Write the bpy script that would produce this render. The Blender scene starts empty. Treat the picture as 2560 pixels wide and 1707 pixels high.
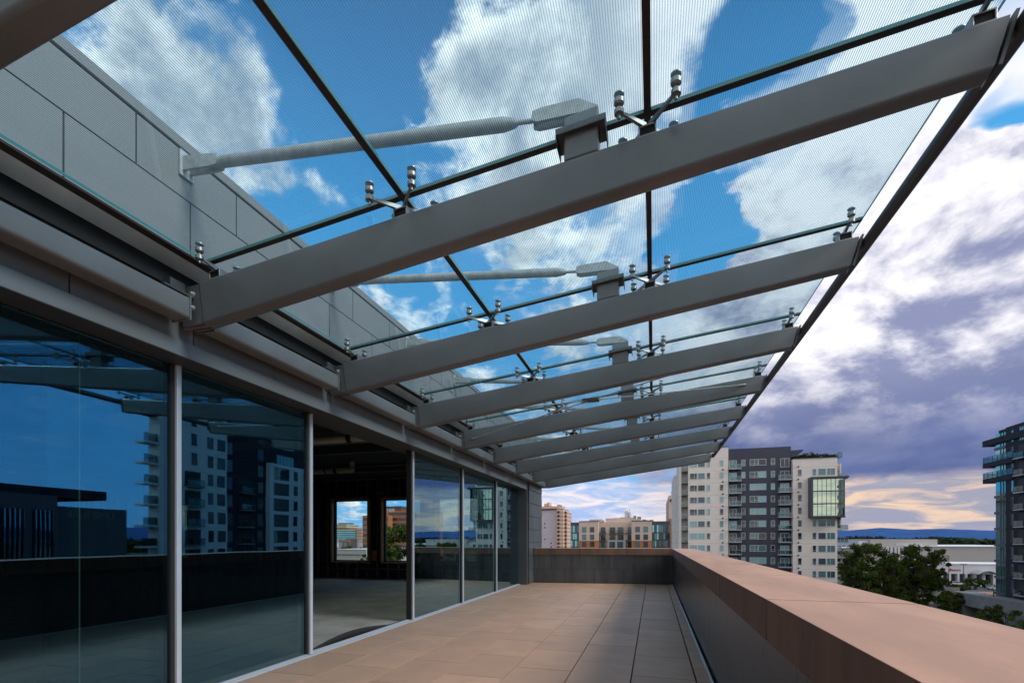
import bpy, math, random
from mathutils import Vector
import numpy as np
R = math.radians
random.seed(7)
sc = bpy.context.scene
COL = sc.collection

# ------------------------------------------------------------------ camera
YAW = R(16.15)
C, S, FPX = math.cos(YAW), math.sin(YAW), 1222.0
EYE = 1.357
cd = bpy.data.cameras.new("camera"); cam = bpy.data.objects.new("camera", cd); COL.objects.link(cam)
cam.location = (0, 0, EYE); cam.rotation_euler = (R(90), 0, YAW)
cd.sensor_width = 36; cd.lens = 36 * FPX / 2560; cd.shift_y = 492.5 / 2560
cd.clip_start = 0.05; cd.clip_end = 80000
sc.camera = cam

# ------------------------------------------------------------------ light and exposure
SUN_AZ, SUN_EL = R(98), R(37)          # azimuth from +Y towards +X
sd = bpy.data.lights.new("sun", 'SUN'); sun = bpy.data.objects.new("sun", sd); COL.objects.link(sun)
sd.energy = 2.0; sd.angle = R(20); sd.color = (1.0, 0.96, 0.91)
sdir = Vector((math.sin(SUN_AZ) * math.cos(SUN_EL), math.cos(SUN_AZ) * math.cos(SUN_EL), math.sin(SUN_EL)))
sun.rotation_euler = sdir.to_track_quat('Z', 'Y').to_euler(); sun.location = (30, 10, 40)
sc.view_settings.view_transform = 'Standard'; sc.view_settings.look = 'None'
sc.view_settings.exposure = 0.55; sc.view_settings.gamma = 1.0
sc.render.engine = 'CYCLES'
cy = sc.cycles
cy.max_bounces = 8; cy.diffuse_bounces = 3; cy.glossy_bounces = 4; cy.transmission_bounces = 4
cy.transparent_max_bounces = 24; cy.caustics_reflective = False; cy.caustics_refractive = False
cy.sample_clamp_indirect = 4.0; cy.use_denoising = True
try: cy.denoiser = 'OPENIMAGEDENOISE'
except Exception: pass

# ------------------------------------------------------------------ pixel <-> world maths (2560x1707 photograph)
def ray(u, v):
    l = (u - 1280) / FPX
    return Vector((C * l - S, C + S * l, (1346 - v) / FPX))
O = Vector((0, 0, EYE))
def onY(u, v, Y): r = ray(u, v); return O + r * (Y / r.y)
def onX(u, v, X): r = ray(u, v); return O + r * (X / r.x)
def onZ(u, v, Z): r = ray(u, v); return O + r * ((Z - EYE) / r.z)
def atd(u, v, d): return O + ray(u, v) * d

# ------------------------------------------------------------------ node expression helper
class X_:
    def __init__(s, nt, sock): s.nt, s.k = nt, sock
    def _m(s, op, b=None, c=None):
        n = s.nt.nodes.new('ShaderNodeMath'); n.operation = op
        for i, q in enumerate((s, b, c)):
            if q is None: continue
            if isinstance(q, X_): s.nt.links.new(q.k, n.inputs[i])
            else: n.inputs[i].default_value = q
        return X_(s.nt, n.outputs[0])
    def __add__(s, b): return s._m('ADD', b)
    __radd__ = __add__
    def __sub__(s, b): return s._m('SUBTRACT', b)
    def __mul__(s, b): return s._m('MULTIPLY', b)
    __rmul__ = __mul__
    def __truediv__(s, b): return s._m('DIVIDE', b)
    def pw(s, b): return s._m('POWER', b)
    def mx(s, b): return s._m('MAXIMUM', b)
    def mn(s, b): return s._m('MINIMUM', b)
    def fr(s): return s._m('FRACT')
    def fl(s): return s._m('FLOOR')
    def ab(s): return s._m('ABSOLUTE')
    def lt(s, b): return s._m('LESS_THAN', b)
    def gt(s, b): return s._m('GREATER_THAN', b)
    def at2(s, b): return s._m('ARCTAN2', b)
    def asin(s): return s._m('ARCSINE')
    def ss(s, a, b):       # smoothstep (a<b)
        n = s.nt.nodes.new('ShaderNodeMapRange'); n.interpolation_type = 'SMOOTHSTEP'
        s.nt.links.new(s.k, n.inputs['Value']); n.inputs['From Min'].default_value = a; n.inputs['From Max'].default_value = b
        return X_(s.nt, n.outputs[0])
def comb(nt, x, y, z):
    n = nt.nodes.new('ShaderNodeCombineXYZ')
    for i, q in enumerate((x, y, z)):
        if isinstance(q, X_): nt.links.new(q.k, n.inputs[i])
        else: n.inputs[i].default_value = q
    return n.outputs[0]
def noise(nt, vec, scale, detail=4, rough=0.5, dist=0.0):
    n = nt.nodes.new('ShaderNodeTexNoise'); n.inputs['Scale'].default_value = scale; n.inputs['Detail'].default_value = detail
    n.inputs['Roughness'].default_value = rough; n.inputs['Distortion'].default_value = dist
    nt.links.new(vec, n.inputs['Vector']); return X_(nt, n.outputs['Fac'])
def mixc(nt, f, a, b):
    n = nt.nodes.new('ShaderNodeMix'); n.data_type = 'RGBA'
    if isinstance(f, X_): nt.links.new(f.k, n.inputs[0])
    else: n.inputs[0].default_value = f
    for sock, q in ((n.inputs[6], a), (n.inputs[7], b)):
        if isinstance(q, (tuple, list)): sock.default_value = (*q[:3], 1)
        else: nt.links.new(q, sock)
    return n.outputs[2]

# ------------------------------------------------------------------ sky
w = bpy.data.worlds.new("World"); sc.world = w; w.use_nodes = True
nt = w.node_tree; nt.nodes.clear()
tc = nt.nodes.new('ShaderNodeTexCoord'); sx = nt.nodes.new('ShaderNodeSeparateXYZ'); nt.links.new(tc.outputs['Generated'], sx.inputs[0])
dx, dy, dz = (X_(nt, sx.outputs[i]) for i in range(3))
sky = nt.nodes.new('ShaderNodeTexSky'); sky.sky_type = 'NISHITA'; sky.sun_disc = False
sky.sun_elevation = SUN_EL; sky.sun_rotation = SUN_AZ; sky.altitude = 1600; sky.air_density = 1.0; sky.dust_density = 0.6; sky.ozone_density = 2.5
zc = dz.mx(0.0)
px, py = dx / (zc + 0.10), dy / (zc + 0.10)
pv = comb(nt, px, py, 0.0)
wob = noise(nt, pv, 2.6, 4, 0.55); wob2 = noise(nt, comb(nt, px, py, 5.0), 2.6, 4, 0.55)
pv2 = comb(nt, px + (wob - 0.5) * 0.35, py + (wob2 - 0.5) * 0.35, 0.3)
n1 = noise(nt, pv2, 4.4, 11, 0.64)
# ragged cloud outlines: the placement of the cloud masses is warped by the same noise
wx, wy, wz = dx + (wob - 0.5) * 0.22 + (n1 - 0.5) * 0.10, dy + (wob2 - 0.5) * 0.22 + (n1 - 0.5) * 0.10, dz
az = dx.at2(dy); el = dz.asin()
def blob(u, v, rad, wt):
    d = ray(u, v).normalized(); f = d
    # squared distance on the sphere, smooth falloff
    e = (wx - d.x).pw(2.0) + (wy - d.y).pw(2.0) + (wz - d.z).pw(2.0)
    return (e / (rad * rad) * -1.0 + 1.0).mx(0.0).pw(1.5) * wt
K = 2560 / 2352
BL = [(310, 60, .17, .5), (430, 190, .15, .5), (560, 330, .12, .5), (640, 430, .10, .45), (740, 440, .05, .3),
      (185, 170, .12, -.6), (330, 280, .07, -.4), (760, 120, .22, -.8), (820, 320, .10, -.5), (700, 300, .07, -.5), (690, 520, .08, -.4),
      (1230, 110, .26, .5), (1010, 230, .09, .35), (1120, 400, .16, .45), (1330, 300, .18, .4), (940, 400, .05, .35), (960, 30, .10, -.3),
      (1740, 160, .12, -.75), (1800, 40, .10, -.6), (1590, 540, .11, -.8), (1720, 390, .05, -.45), (1620, 480, .06, -.5), (1960, 130, .16, .55), (1450, 520, .12, .4), (1900, 380, .2, .5),
      (900, 610, .10, -.55), (1120, 610, .08, -.4), (900, 690, .06, .4), (1060, 560, .06, .3),
      (2325, 255, .08, -.75), (2350, 330, .05, -.4), (2180, 330, .2, .5), (2100, 60, .15, .4), (2200, 650, .25, .5)]
mask = None
for u, v, r_, wt in BL:
    b = blob(u * K, v * K, r_, wt)
    mask = b if mask is None else mask + b
nq = noise(nt, comb(nt, dx, dy, dz), 6.5, 10, 0.62, 0.2)
nqs = noise(nt, comb(nt, dx + 0.03, dy - 0.01, dz + 0.01), 6.5, 8, 0.60, 0.2)
dens = (n1 * 0.42 + nq * 0.58 - 0.5) * 2.35 + 0.52 + mask * 0.40
cov = dens.ss(0.46, 0.74)
# light from the sun's side: the same noise sampled a step towards the sun
pv3 = comb(nt, px + (wob - 0.5) * 0.35 + 0.07, py + (wob2 - 0.5) * 0.35 - 0.03, 0.3)
n1s = noise(nt, pv3, 4.4, 8, 0.62)
lit = (((n1 - n1s) * 0.45 + (nq - nqs) * 0.8) * 2.6 + 0.5).mx(0.0).mn(1.0)
# lower right: heavy cloud everywhere beneath 30 degrees of elevation towards the right
right = az.ss(R(-14), R(8)) * (az.ss(R(38), R(50)) * -1.0 + 1.0)
lowc = el.ss(R(30), R(46)) * -1.0 + 1.0
holes = (mask * -1.0).ss(0.06, 0.30)
cov = cov.mx(right * lowc * (holes * -1.0 + 1.0))
leftlow = (el.ss(R(9), R(22)) * -1.0 + 1.0) * 0.6
cov = cov.mx(leftlow * (n1 * 1.2).ss(.3, .8) * (az.ss(R(-24), R(-12))))
# cloud brightness
n2 = noise(nt, pv2, 1.3, 6, 0.55)
thick = dens.ss(0.56, 1.05)
shade = (lit * 0.42 + n2 * 0.58 + thick * -0.18).ss(0.28, 0.70)
ang = comb(nt, az * 1.0, el * 2.6, 1.7)
n3 = noise(nt, ang, 3.4, 8, 0.62, 0.15)
nb = noise(nt, ang, 1.9, 9, 0.60, 0.1)
dv = comb(nt, dx, dy, dz * 1.7)
nd = noise(nt, dv, 4.6, 10, 0.60, 0.15); nds = noise(nt, comb(nt, dx + 0.03, dy, dz * 1.7 + 0.05), 4.6, 7, 0.58, 0.15)
shr = (nd * 0.62 + nb * 0.38 + (nd - nds) * 0.9 + (el - R(17.5)) * 0.60).ss(0.36, 0.68)         # right-hand cloud deck: darker downwards
sh = mixc(nt, shade, (2.5, 3.1, 3.9), (10.4, 10.3, 10.1))
shR = mixc(nt, shr, (2.0, 2.2, 3.5), (7.7, 7.5, 7.8))
ccol = mixc(nt, right, sh, shR)
# dark storm band above the horizon on the right, ragged lower edge
edge = (noise(nt, ang, 7.0, 4, 0.55) - 0.5) * R(3.0)
elw = el + edge
band = elw.ss(R(4.8), R(6.2)) * (elw.ss(R(8), R(17)) * -1.0 + 1.0) * right
bandc = mixc(nt, n3.ss(.35, .7), (0.60, 0.86, 2.1), (1.2, 1.5, 3.0))
ccol = mixc(nt, band * 0.93, ccol, bandc)
# bright strip beneath it: streaky peach and grey
st = comb(nt, az * 4.5, el * 22.0, 4.0)
n4 = noise(nt, st, 2.3, 7, 0.58, 0.9)
warm = mixc(nt, n4.ss(.40, .64), (2.7, 2.7, 3.3), (6.6, 4.8, 3.4))
cool = mixc(nt, n4.ss(.34, .62), (3.0, 4.0, 6.2), (7.2, 6.4, 6.3))
strip = mixc(nt, az.ss(R(-6), R(10)) * (az.ss(R(60), R(90)) * -1.0 + 1.0), cool, warm)
stripm = (elw.ss(R(4.8), R(6.2)) * -1.0 + 1.0) * right + (el.ss(R(6), R(12)) * -1.0 + 1.0) * (right * -1.0 + 1.0) * az.ss(R(-26), R(-13)) * (az.ss(R(20), R(30)) * -1.0 + 1.0)
ccol = mixc(nt, stripm, ccol, strip)
cov = cov.mx(stripm * 0.9)
# unseen bright cloud added behind the camera to light the facades facing it
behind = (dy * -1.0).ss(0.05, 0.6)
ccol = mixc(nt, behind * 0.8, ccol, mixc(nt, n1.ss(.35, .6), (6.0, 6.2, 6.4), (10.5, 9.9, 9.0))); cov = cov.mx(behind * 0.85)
skyc = mixc(nt, 0.82, sky.outputs[0], mixc(nt, el.ss(R(18), R(60)), (0.62, 3.7, 7.3), (0.09, 0.86, 2.45)))
east = az.ss(R(38), R(50)) * (az.ss(R(80), R(100)) * -1.0 + 1.0)
cov = cov * (east * -0.85 + 1.0)
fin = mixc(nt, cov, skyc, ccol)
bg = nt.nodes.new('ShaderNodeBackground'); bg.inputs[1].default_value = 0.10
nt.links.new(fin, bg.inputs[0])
wo = nt.nodes.new('ShaderNodeOutputWorld'); nt.links.new(bg.outputs[0], wo.inputs[0])

# ------------------------------------------------------------------ materials
MATS = {}
def newmat(name):
    m = bpy.data.materials.new(name); m.use_nodes = True; m.node_tree.nodes.clear(); MATS[name] = m
    return m, m.node_tree
def finish(nt, sh):
    o = nt.nodes.new('ShaderNodeOutputMaterial'); nt.links.new(sh, o.inputs[0])
def pos(nt):
    g = nt.nodes.new('ShaderNodeNewGeometry'); return g.outputs['Position']
def sep(nt, v):
    s_ = nt.nodes.new('ShaderNodeSeparateXYZ'); nt.links.new(v, s_.inputs[0]); return [X_(nt, s_.outputs[i]) for i in range(3)]
def princ(nt, col, rough, metal=0.0, spec=0.5):
    p = nt.nodes.new('ShaderNodeBsdfPrincipled')
    if isinstance(col, (tuple, list)): p.inputs['Base Color'].default_value = (*col[:3], 1)
    else: nt.links.new(col, p.inputs['Base Color'])
    if isinstance(rough, X_): nt.links.new(rough.k, p.inputs['Roughness'])
    else: p.inputs['Roughness'].default_value = rough
    p.inputs['Metallic'].default_value = metal; p.inputs['Specular IOR Level'].default_value = spec
    return p
def mat(name, col, rough=0.5, metal=0.0, spec=0.5, var=0.0, vscale=1.0, stretch=(1, 1, 1), bump=0.0, bscale=30.0, col2=None):
    m, nt = newmat(name)
    c = col; mp = pos(nt)
    x, y, z = sep(nt, mp)
    v = comb(nt, x * stretch[0], y * stretch[1], z * stretch[2])
    r = rough
    if var or col2:
        n = noise(nt, v, vscale, 6, 0.62)
        c2 = col2 or tuple(k * (1 - var) for k in col); c1 = col if col2 else tuple(min(1, k * (1 + var)) for k in col)
        c = mixc(nt, n.ss(.3, .7), c2, c1)
        r = n * 0.2 + (rough - 0.1)
    p = princ(nt, c, r, metal, spec)
    if bump:
        b = nt.nodes.new('ShaderNodeBump'); b.inputs['Strength'].default_value = bump; b.inputs['Distance'].default_value = 0.01
        nt.links.new(noise(nt, mp, bscale, 4).k, b.inputs['Height']); nt.links.new(b.outputs[0], p.inputs['Normal'])
    finish(nt, p.outputs[0]); return m

STEEL = mat('painted_steel', (.165, .169, .178), .33, 0, .5, var=.11, vscale=1.3, bump=.03, bscale=40)
STEELD = mat('dark_steel', (.075, .075, .08), .45, 0, .5, var=.1, vscale=2)
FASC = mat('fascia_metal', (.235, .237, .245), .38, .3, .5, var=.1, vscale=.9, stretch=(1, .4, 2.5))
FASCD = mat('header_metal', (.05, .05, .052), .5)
WALLP = mat('wall_panel_metal', (.235, .226, .216), .5, .1, .5, var=.06, vscale=.7)
SHINGLE = mat('shingle_metal', (.135, .137, .145), .36, .3, .5, var=.16, vscale=1.1)
PARA = mat('parapet_metal', (.062, .062, .067), .3, .25, .5, var=.3, vscale=1.6, stretch=(2.2, 2.2, .3))
JOINT = mat('joint_black', (.012, .012, .013), .8)
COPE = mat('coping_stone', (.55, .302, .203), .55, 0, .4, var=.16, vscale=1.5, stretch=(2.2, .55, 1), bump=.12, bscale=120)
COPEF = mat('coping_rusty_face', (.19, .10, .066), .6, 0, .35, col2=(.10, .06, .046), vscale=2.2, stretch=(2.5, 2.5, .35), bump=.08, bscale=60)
ALU = mat('anodised_aluminium', (.66, .68, .73), .35, .3, .5, var=.04, vscale=3)
GUTM = mat('gutter_zinc', (.70, .80, .82), .22, .35, .5, var=.14, vscale=2.6, stretch=(1, .7, 1), bump=.25, bscale=4.5)
STAIN = mat('cast_stainless', (.33, .325, .32), .42, .9, .5, var=.1, vscale=20)
RUBBER = mat('black_rubber', (.02, .017, .016), .6)
SEALM = mat('silicone_seal', (.028, .024, .023), .65)
GALV = mat('galvanised_tube', (.46, .475, .475), .5, .2, .5, var=.16, vscale=14)
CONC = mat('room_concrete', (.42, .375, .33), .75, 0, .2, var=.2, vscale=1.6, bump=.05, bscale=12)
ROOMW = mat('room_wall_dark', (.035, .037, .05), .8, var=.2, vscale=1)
SHEATH = mat('blue_sheathing', (.02, .024, .09), .75, var=.25, vscale=2)
STUD = mat('steel_stud', (.28, .28, .28), .4, .7)
WOODF = mat('raw_timber', (.42, .22, .07), .6, var=.2, vscale=6, stretch=(1, 1, 3))
PVC = mat('pvc_pipe', (.62, .58, .5), .4, var=.06, vscale=3)

def glassmat(name, trans, refl, r0, rough=0.0, power=5.0, graze=None, wavy=0.0):
    m, nt = newmat(name)
    lw = nt.nodes.new('ShaderNodeLayerWeight'); lw.inputs[0].default_value = 0.5
    f = X_(nt, lw.outputs['Facing']).pw(power) * (1 - r0) + r0
    t = nt.nodes.new('ShaderNodeBsdfTransparent'); t.inputs[0].default_value = (*trans, 1)
    g = nt.nodes.new('ShaderNodeBsdfGlossy'); g.inputs[0].default_value = (*refl, 1); g.inputs[1].default_value = rough
    if graze: nt.links.new(mixc(nt, X_(nt, lw.outputs['Facing']).ss(.3, .62), refl, graze), g.inputs[0])
    if wavy:
        b = nt.nodes.new('ShaderNodeBump'); b.inputs['Strength'].default_value = wavy; b.inputs['Distance'].default_value = .01
        nt.links.new(noise(nt, pos(nt), 1.4, 1).k, b.inputs['Height']); nt.links.new(b.outputs[0], g.inputs['Normal'])
    mx = nt.nodes.new('ShaderNodeMixShader'); nt.links.new(f.k, mx.inputs[0]); nt.links.new(t.outputs[0], mx.inputs[1]); nt.links.new(g.outputs[0], mx.inputs[2])
    finish(nt, mx.outputs[0]); return m
DOORG = glassmat('tinted_door_glass', (.67, .665, .585), (.27, .66, 1.0), .19, 0, 2.4, (.52, .84, 1.0), .06)
CLEAR = glassmat('clear_glass', (.86, .92, .92), (.9, .95, 1), .05)
BALG = glassmat('balcony_glass', (.62, .72, .73), (.5, .56, .58), .10)
# canopy glass: clear tint on top, ceramic frit lines on the underside
CANT = glassmat('canopy_glass_top', (.80, .94, .98), (.9, 1, 1), .03)
m, nt = newmat('canopy_glass_frit'); CANF = m
x, y, z = sep(nt, pos(nt))
stripe = (x / 0.0125).fr().lt(0.42)
lw = nt.nodes.new('ShaderNodeLayerWeight'); lw.inputs[0].default_value = .5
fac = X_(nt, lw.outputs['Facing']).pw(5.0) * .9 + .04
t = nt.nodes.new('ShaderNodeBsdfTransparent'); t.inputs[0].default_value = (.95, .99, 1, 1)
fd = nt.nodes.new('ShaderNodeBsdfDiffuse'); fd.inputs[0].default_value = (.12, .15, .17, 1)
ft = nt.nodes.new('ShaderNodeBsdfTranslucent'); ft.inputs[0].default_value = (.11, .17, .21, 1)
fa = nt.nodes.new('ShaderNodeAddShader'); nt.links.new(fd.outputs[0], fa.inputs[0]); nt.links.new(ft.outputs[0], fa.inputs[1])
m1 = nt.nodes.new('ShaderNodeMixShader'); nt.links.new((stripe * 0.45).k, m1.inputs[0]); nt.links.new(t.outputs[0], m1.inputs[1]); nt.links.new(fa.outputs[0], m1.inputs[2])
g = nt.nodes.new('ShaderNodeBsdfGlossy'); g.inputs[0].default_value = (.9, 1, 1, 1); g.inputs[1].default_value = 0.0
m2 = nt.nodes.new('ShaderNodeMixShader'); nt.links.new(fac.k, m2.inputs[0]); nt.links.new(m1.outputs[0], m2.inputs[1]); nt.links.new(g.outputs[0], m2.inputs[2])
finish(nt, m2.outputs[0])
CANE = mat('glass_edge_green', (.05, .22, .22), .15)

# pavers: tint per tile from a mesh attribute, grain and sparkle
m, nt = newmat('paver_concrete'); PAVER = m
at = nt.nodes.new('ShaderNodeAttribute'); at.attribute_name = 'tint'
mp = pos(nt); nA = noise(nt, mp, 2.2, 5, .6); nB = noise(nt, mp, 160, 2, .5)
tint = X_(nt, at.outputs['Fac'])
c = mixc(nt, tint, (.46, .283, .193), (.56, .345, .234))
nC = noise(nt, mp, .9, 6, .68)
c = mixc(nt, nC.ss(.52, .74) * .5, c, (.27, .185, .14))
c = mixc(nt, nA.ss(.3, .72) * .45, c, (.385, .255, .188))
c = mixc(nt, nB.ss(.60, .72) * .6, c, (.52, .42, .36))
p = princ(nt, c, nA * .25 + .4, 0, .4)
b = nt.nodes.new('ShaderNodeBump'); b.inputs['Strength'].default_value = .25; b.inputs['Distance'].default_value = .004
nt.links.new(nB.k, b.inputs['Height']); nt.links.new(b.outputs[0], p.inputs['Normal']); finish(nt, p.outputs[0])

# far buildings
def striped(name, col, pitch, z0, wd=.05, dark=.55, rough=.8, vpitch=0, var=.05):
    m, nt = newmat(name); mp = pos(nt); x, y, z = sep(nt, mp)
    g = ((z - z0) / pitch).fr().lt(wd / pitch)
    c = mixc(nt, noise(nt, mp, .35, 6, .6).ss(.3, .7), tuple(k * (1 - var) for k in col), tuple(min(1, k * (1 + var)) for k in col))
    c = mixc(nt, g, c, tuple(k * dark for k in col))
    finish(nt, princ(nt, c, rough, 0, .3).outputs[0]); return m
TWHITE = striped('tower_white_render', (.68, .61, .575), 3.1, .1, .09, .72)
TDARK = striped('tower_dark_render', (.056, .057, .082), 3.1, .1, .05, .8)
RDARK = mat('right_tower_dark', (.030, .029, .038), .85, 0, .15, var=.15, vscale=.5, stretch=(1, 1, .1))
RPALE = striped('right_tower_pale', (.62, .61, .60), 3.1, .1, .1, .85)
CREAM = mat('cream_render', (.56, .42, .36), .85, var=.05, vscale=.3)
BRICKO = striped('orange_brick', (.42, .16, .075), .35, 0, .06, .8, .9, var=.12)
PINK = striped('lavender_shade_render', (.47, .38, .44), 3.0, .3, .0, .9)  # shaded copy of the pink tower's colour, lavender put in for shade
SALM = striped('salmon_render', (.58, .38, .30), 3.0, .3, .8, .55)
MALLW = mat('mall_white', (.37, .345, .33), .85, var=.05, vscale=.06)
MALLB = mat('mall_pavilion_white', (.55, .53, .57), .8)
CONCG = mat('grey_concrete', (.20, .195, .19), .85, var=.15, vscale=.4)
CONCD = mat('garage_concrete', (.22, .205, .2), .9, var=.15, vscale=.2)
BLACKV = mat('vent_black', (.02, .02, .022), .7)
RAIL = mat('railing_grey', (.36, .37, .42), .5, .3)
RAILD = mat('railing_black', (.03, .03, .035), .5)
FRAMEW = mat('window_frame_grey', (.5, .5, .52), .5)
FRAMED = mat('window_frame_dark', (.05, .055, .07), .5)
def pane(name, col, rough=.06, spec=.6):
    m, nt = newmat(name); p = princ(nt, col, rough, 0, spec); p.inputs['IOR'].default_value = 1.5; finish(nt, p.outputs[0]); return m
PANES = [pane('pane_dark', (.018, .026, .032)), pane('pane_teal', (.085, .185, .20)), pane('pane_blind', (.20, .37, .41), .12), pane('pane_mid', (.05, .085, .095))]
m, nt = newmat('pane_mirror'); PMIR = m
gm = nt.nodes.new('ShaderNodeBsdfGlossy'); gm.inputs[0].default_value = (.40, .46, .36, 1); gm.inputs[1].default_value = .02; finish(nt, gm.outputs[0])
m, nt = newmat('pane_mirror_teal'); PMIRT = m
gm = nt.nodes.new('ShaderNodeBsdfGlossy'); gm.inputs[0].default_value = (.16, .34, .38, 1); gm.inputs[1].default_value = .03; finish(nt, gm.outputs[0])
LEAFS = []
for i, cL in enumerate([(.062, .088, .020), (.092, .115, .030), (.044, .062, .016), (.10, .125, .034)]):
    m, nt = newmat(f'leaf_{"abcd"[i]}')
    mp = pos(nt); cc = mixc(nt, noise(nt, mp, .8, 3).ss(.3, .7), tuple(k * .7 for k in cL), tuple(k * 1.25 for k in cL))
    d = nt.nodes.new('ShaderNodeBsdfDiffuse'); nt.links.new(cc, d.inputs[0])
    tl = nt.nodes.new('ShaderNodeBsdfTranslucent'); nt.links.new(cc, tl.inputs[0])
    mx = nt.nodes.new('ShaderNodeMixShader'); mx.inputs[0].default_value = .3; nt.links.new(d.outputs[0], mx.inputs[1]); nt.links.new(tl.outputs[0], mx.inputs[2])
    finish(nt, mx.outputs[0]); LEAFS.append(m)
BARK = mat('bark', (.06, .045, .035), .9, var=.3, vscale=3)
ASPH = mat('asphalt', (.055, .055, .058), .9, var=.2, vscale=.15)
GRASS = mat('grass_ground', (.045, .06, .025), .95, var=.4, vscale=.02)
MOUNT = mat('hazy_blue_mountain', (.014, .060, .19), 1.0, 0, .1, var=.2, vscale=.0006)  # blue of the far air painted into the forest colour
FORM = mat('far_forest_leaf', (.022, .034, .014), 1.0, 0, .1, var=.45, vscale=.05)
CARP = [mat('car_paint_' + n, c, .25, 0, .6) for n, c in (('white', (.7, .7, .72)), ('silver', (.4, .41, .43)), ('black', (.02, .02, .022)), ('red', (.3, .03, .03)), ('blue', (.05, .09, .2)))]
SIGNK = mat('sign_black', (.02, .02, .02), .5); SIGNR = mat('sign_red', (.45, .02, .02), .5); SIGNW = mat('sign_white', (.7, .7, .7), .5)

# ------------------------------------------------------------------ mesh builder and scene helpers
WORLD = {}
class MB:
    def __init__(s): s.v, s.f, s.mi = [], [], []
    def add(s, vs, fs, mi=0):
        o = len(s.v); s.v += [tuple(q) for q in vs]; s.f += [tuple(i + o for i in f) for f in fs]; s.mi += [mi] * len(fs); return s
    def hexa(s, p, mi=0):   # p: bottom 4 ccw, top 4 ccw
        return s.add(p, [(3, 2, 1, 0), (4, 5, 6, 7), (0, 1, 5, 4), (1, 2, 6, 5), (2, 3, 7, 6), (3, 0, 4, 7)], mi)
    def box(s, x0, x1, y0, y1, z0, z1, mi=0):
        return s.hexa([(x0, y0, z0), (x1, y0, z0), (x1, y1, z0), (x0, y1, z0), (x0, y0, z1), (x1, y0, z1), (x1, y1, z1), (x0, y1, z1)], mi)
    def obox(s, a, b, w, z0, z1, side=1):   # box along a->b in plan, thickness w to the left(side)
        a, b = Vector((a[0], a[1], 0)), Vector((b[0], b[1], 0)); t = (b - a).normalized(); n = Vector((-t.y, t.x, 0)) * side * w
        q = [a, b, b + n, a + n]
        if side < 0: q = [a, a + n, b + n, b]
        return s.hexa([(p.x, p.y, z0) for p in q] + [(p.x, p.y, z1) for p in q])
    def prism(s, poly, axis, a, b, mi=0):   # polygon in the two other axes (ccw seen from +axis)
        n = len(poly)
        def mk(p, t):
            if axis == 'x': return (t, p[0], p[1])
            if axis == 'y': return (p[0], t, p[1])
            return (p[0], p[1], t)
        vs = [mk(p, a) for p in poly] + [mk(p, b) for p in poly]
        fs = [tuple(range(n - 1, -1, -1)), tuple(range(n, 2 * n))] + [(i, (i + 1) % n, (i + 1) % n + n, i + n) for i in range(n)]
        if axis == 'y': fs = [tuple(reversed(f)) for f in fs]
        return s.add(vs, fs, mi)
    def cyl(s, p0, p1, r0, r1=None, n=16, mi=0, caps=True):
        r1 = r0 if r1 is None else r1
        p0, p1 = Vector(p0), Vector(p1); t = (p1 - p0).normalized()
        a = t.orthogonal().normalized(); b = t.cross(a)
        vs = []
        for p, r in ((p0, r0), (p1, r1)):
            for i in range(n):
                an = 2 * math.pi * i / n; vs.append(p + a * (math.cos(an) * r) + b * (math.sin(an) * r))
        fs = [(i, (i + 1) % n, (i + 1) % n + n, i + n) for i in range(n)]
        if caps: fs += [tuple(range(n - 1, -1, -1)), tuple(range(n, 2 * n))]
        return s.add(vs, fs, mi)
    def lathe(s, p0, t, prof, n=16, mi=0):   # prof: (dist along t, radius)
        p0 = Vector(p0); t = Vector(t).normalized(); a = t.orthogonal().normalized(); b = t.cross(a)
        vs = []
        for h, r in prof:
            for i in range(n):
                an = 2 * math.pi * i / n; vs.append(p0 + t * h + a * (math.cos(an) * r) + b * (math.sin(an) * r))
        fs = []
        for k in range(len(prof) - 1):
            fs += [(k * n + i, k * n + (i + 1) % n, (k + 1) * n + (i + 1) % n, (k + 1) * n + i) for i in range(n)]
        fs += [tuple(range(n - 1, -1, -1)), tuple(range((len(prof) - 1) * n, len(prof) * n))]
        return s.add(vs, fs, mi)
    def mesh(s, name, mats, c=(0, 0, 0), smooth=False):
        me = bpy.data.meshes.new(name); c = Vector(c)
        va = np.array(s.v, dtype=float) - np.array(c)
        me.from_pydata(va.tolist(), [], s.f)
        for m in (mats if isinstance(mats, (list, tuple)) else [mats]): me.materials.append(m)
        if any(s.mi): me.polygons.foreach_set('material_index', s.mi)
        if smooth:
            me.polygons.foreach_set('use_smooth', [True] * len(s.f)); me.set_sharp_from_angle(angle=R(38))
        me.update(); return me
    def build(s, name, mats, parent=None, smooth=False, bevel=0.0, origin=None):
        va = np.array(s.v, dtype=float); c = Vector((va.min(0) + va.max(0)) / 2) if origin is None else Vector(origin)
        me = s.mesh(name, mats, c, smooth)
        o = bpy.data.objects.new(name, me); COL.objects.link(o)
        place(o, c, parent)
        if bevel:
            b = o.modifiers.new('bevel', 'BEVEL'); b.width = bevel; b.segments = 2; b.limit_method = 'ANGLE'; b.angle_limit = R(50)
        return o
def place(o, world, parent=None):
    world = Vector(world); WORLD[o] = world
    if parent is not None: o.parent = parent; o.location = world - WORLD[parent]
    else: o.location = world
def tag(o, label=None, cat=None, group=None, kind=None):
    for k, v in (('label', label), ('category', cat), ('group', group), ('kind', kind)):
        if v: o[k] = v
    return o
def thing(name, loc, label=None, cat=None, group=None):
    o = bpy.data.objects.new(name, None); COL.objects.link(o); o.empty_display_size = .2
    place(o, loc); return tag(o, label, cat, group)
def empty_part(name, loc, parent):
    o = bpy.data.objects.new(name, None); COL.objects.link(o); place(o, loc, parent); return o
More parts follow.
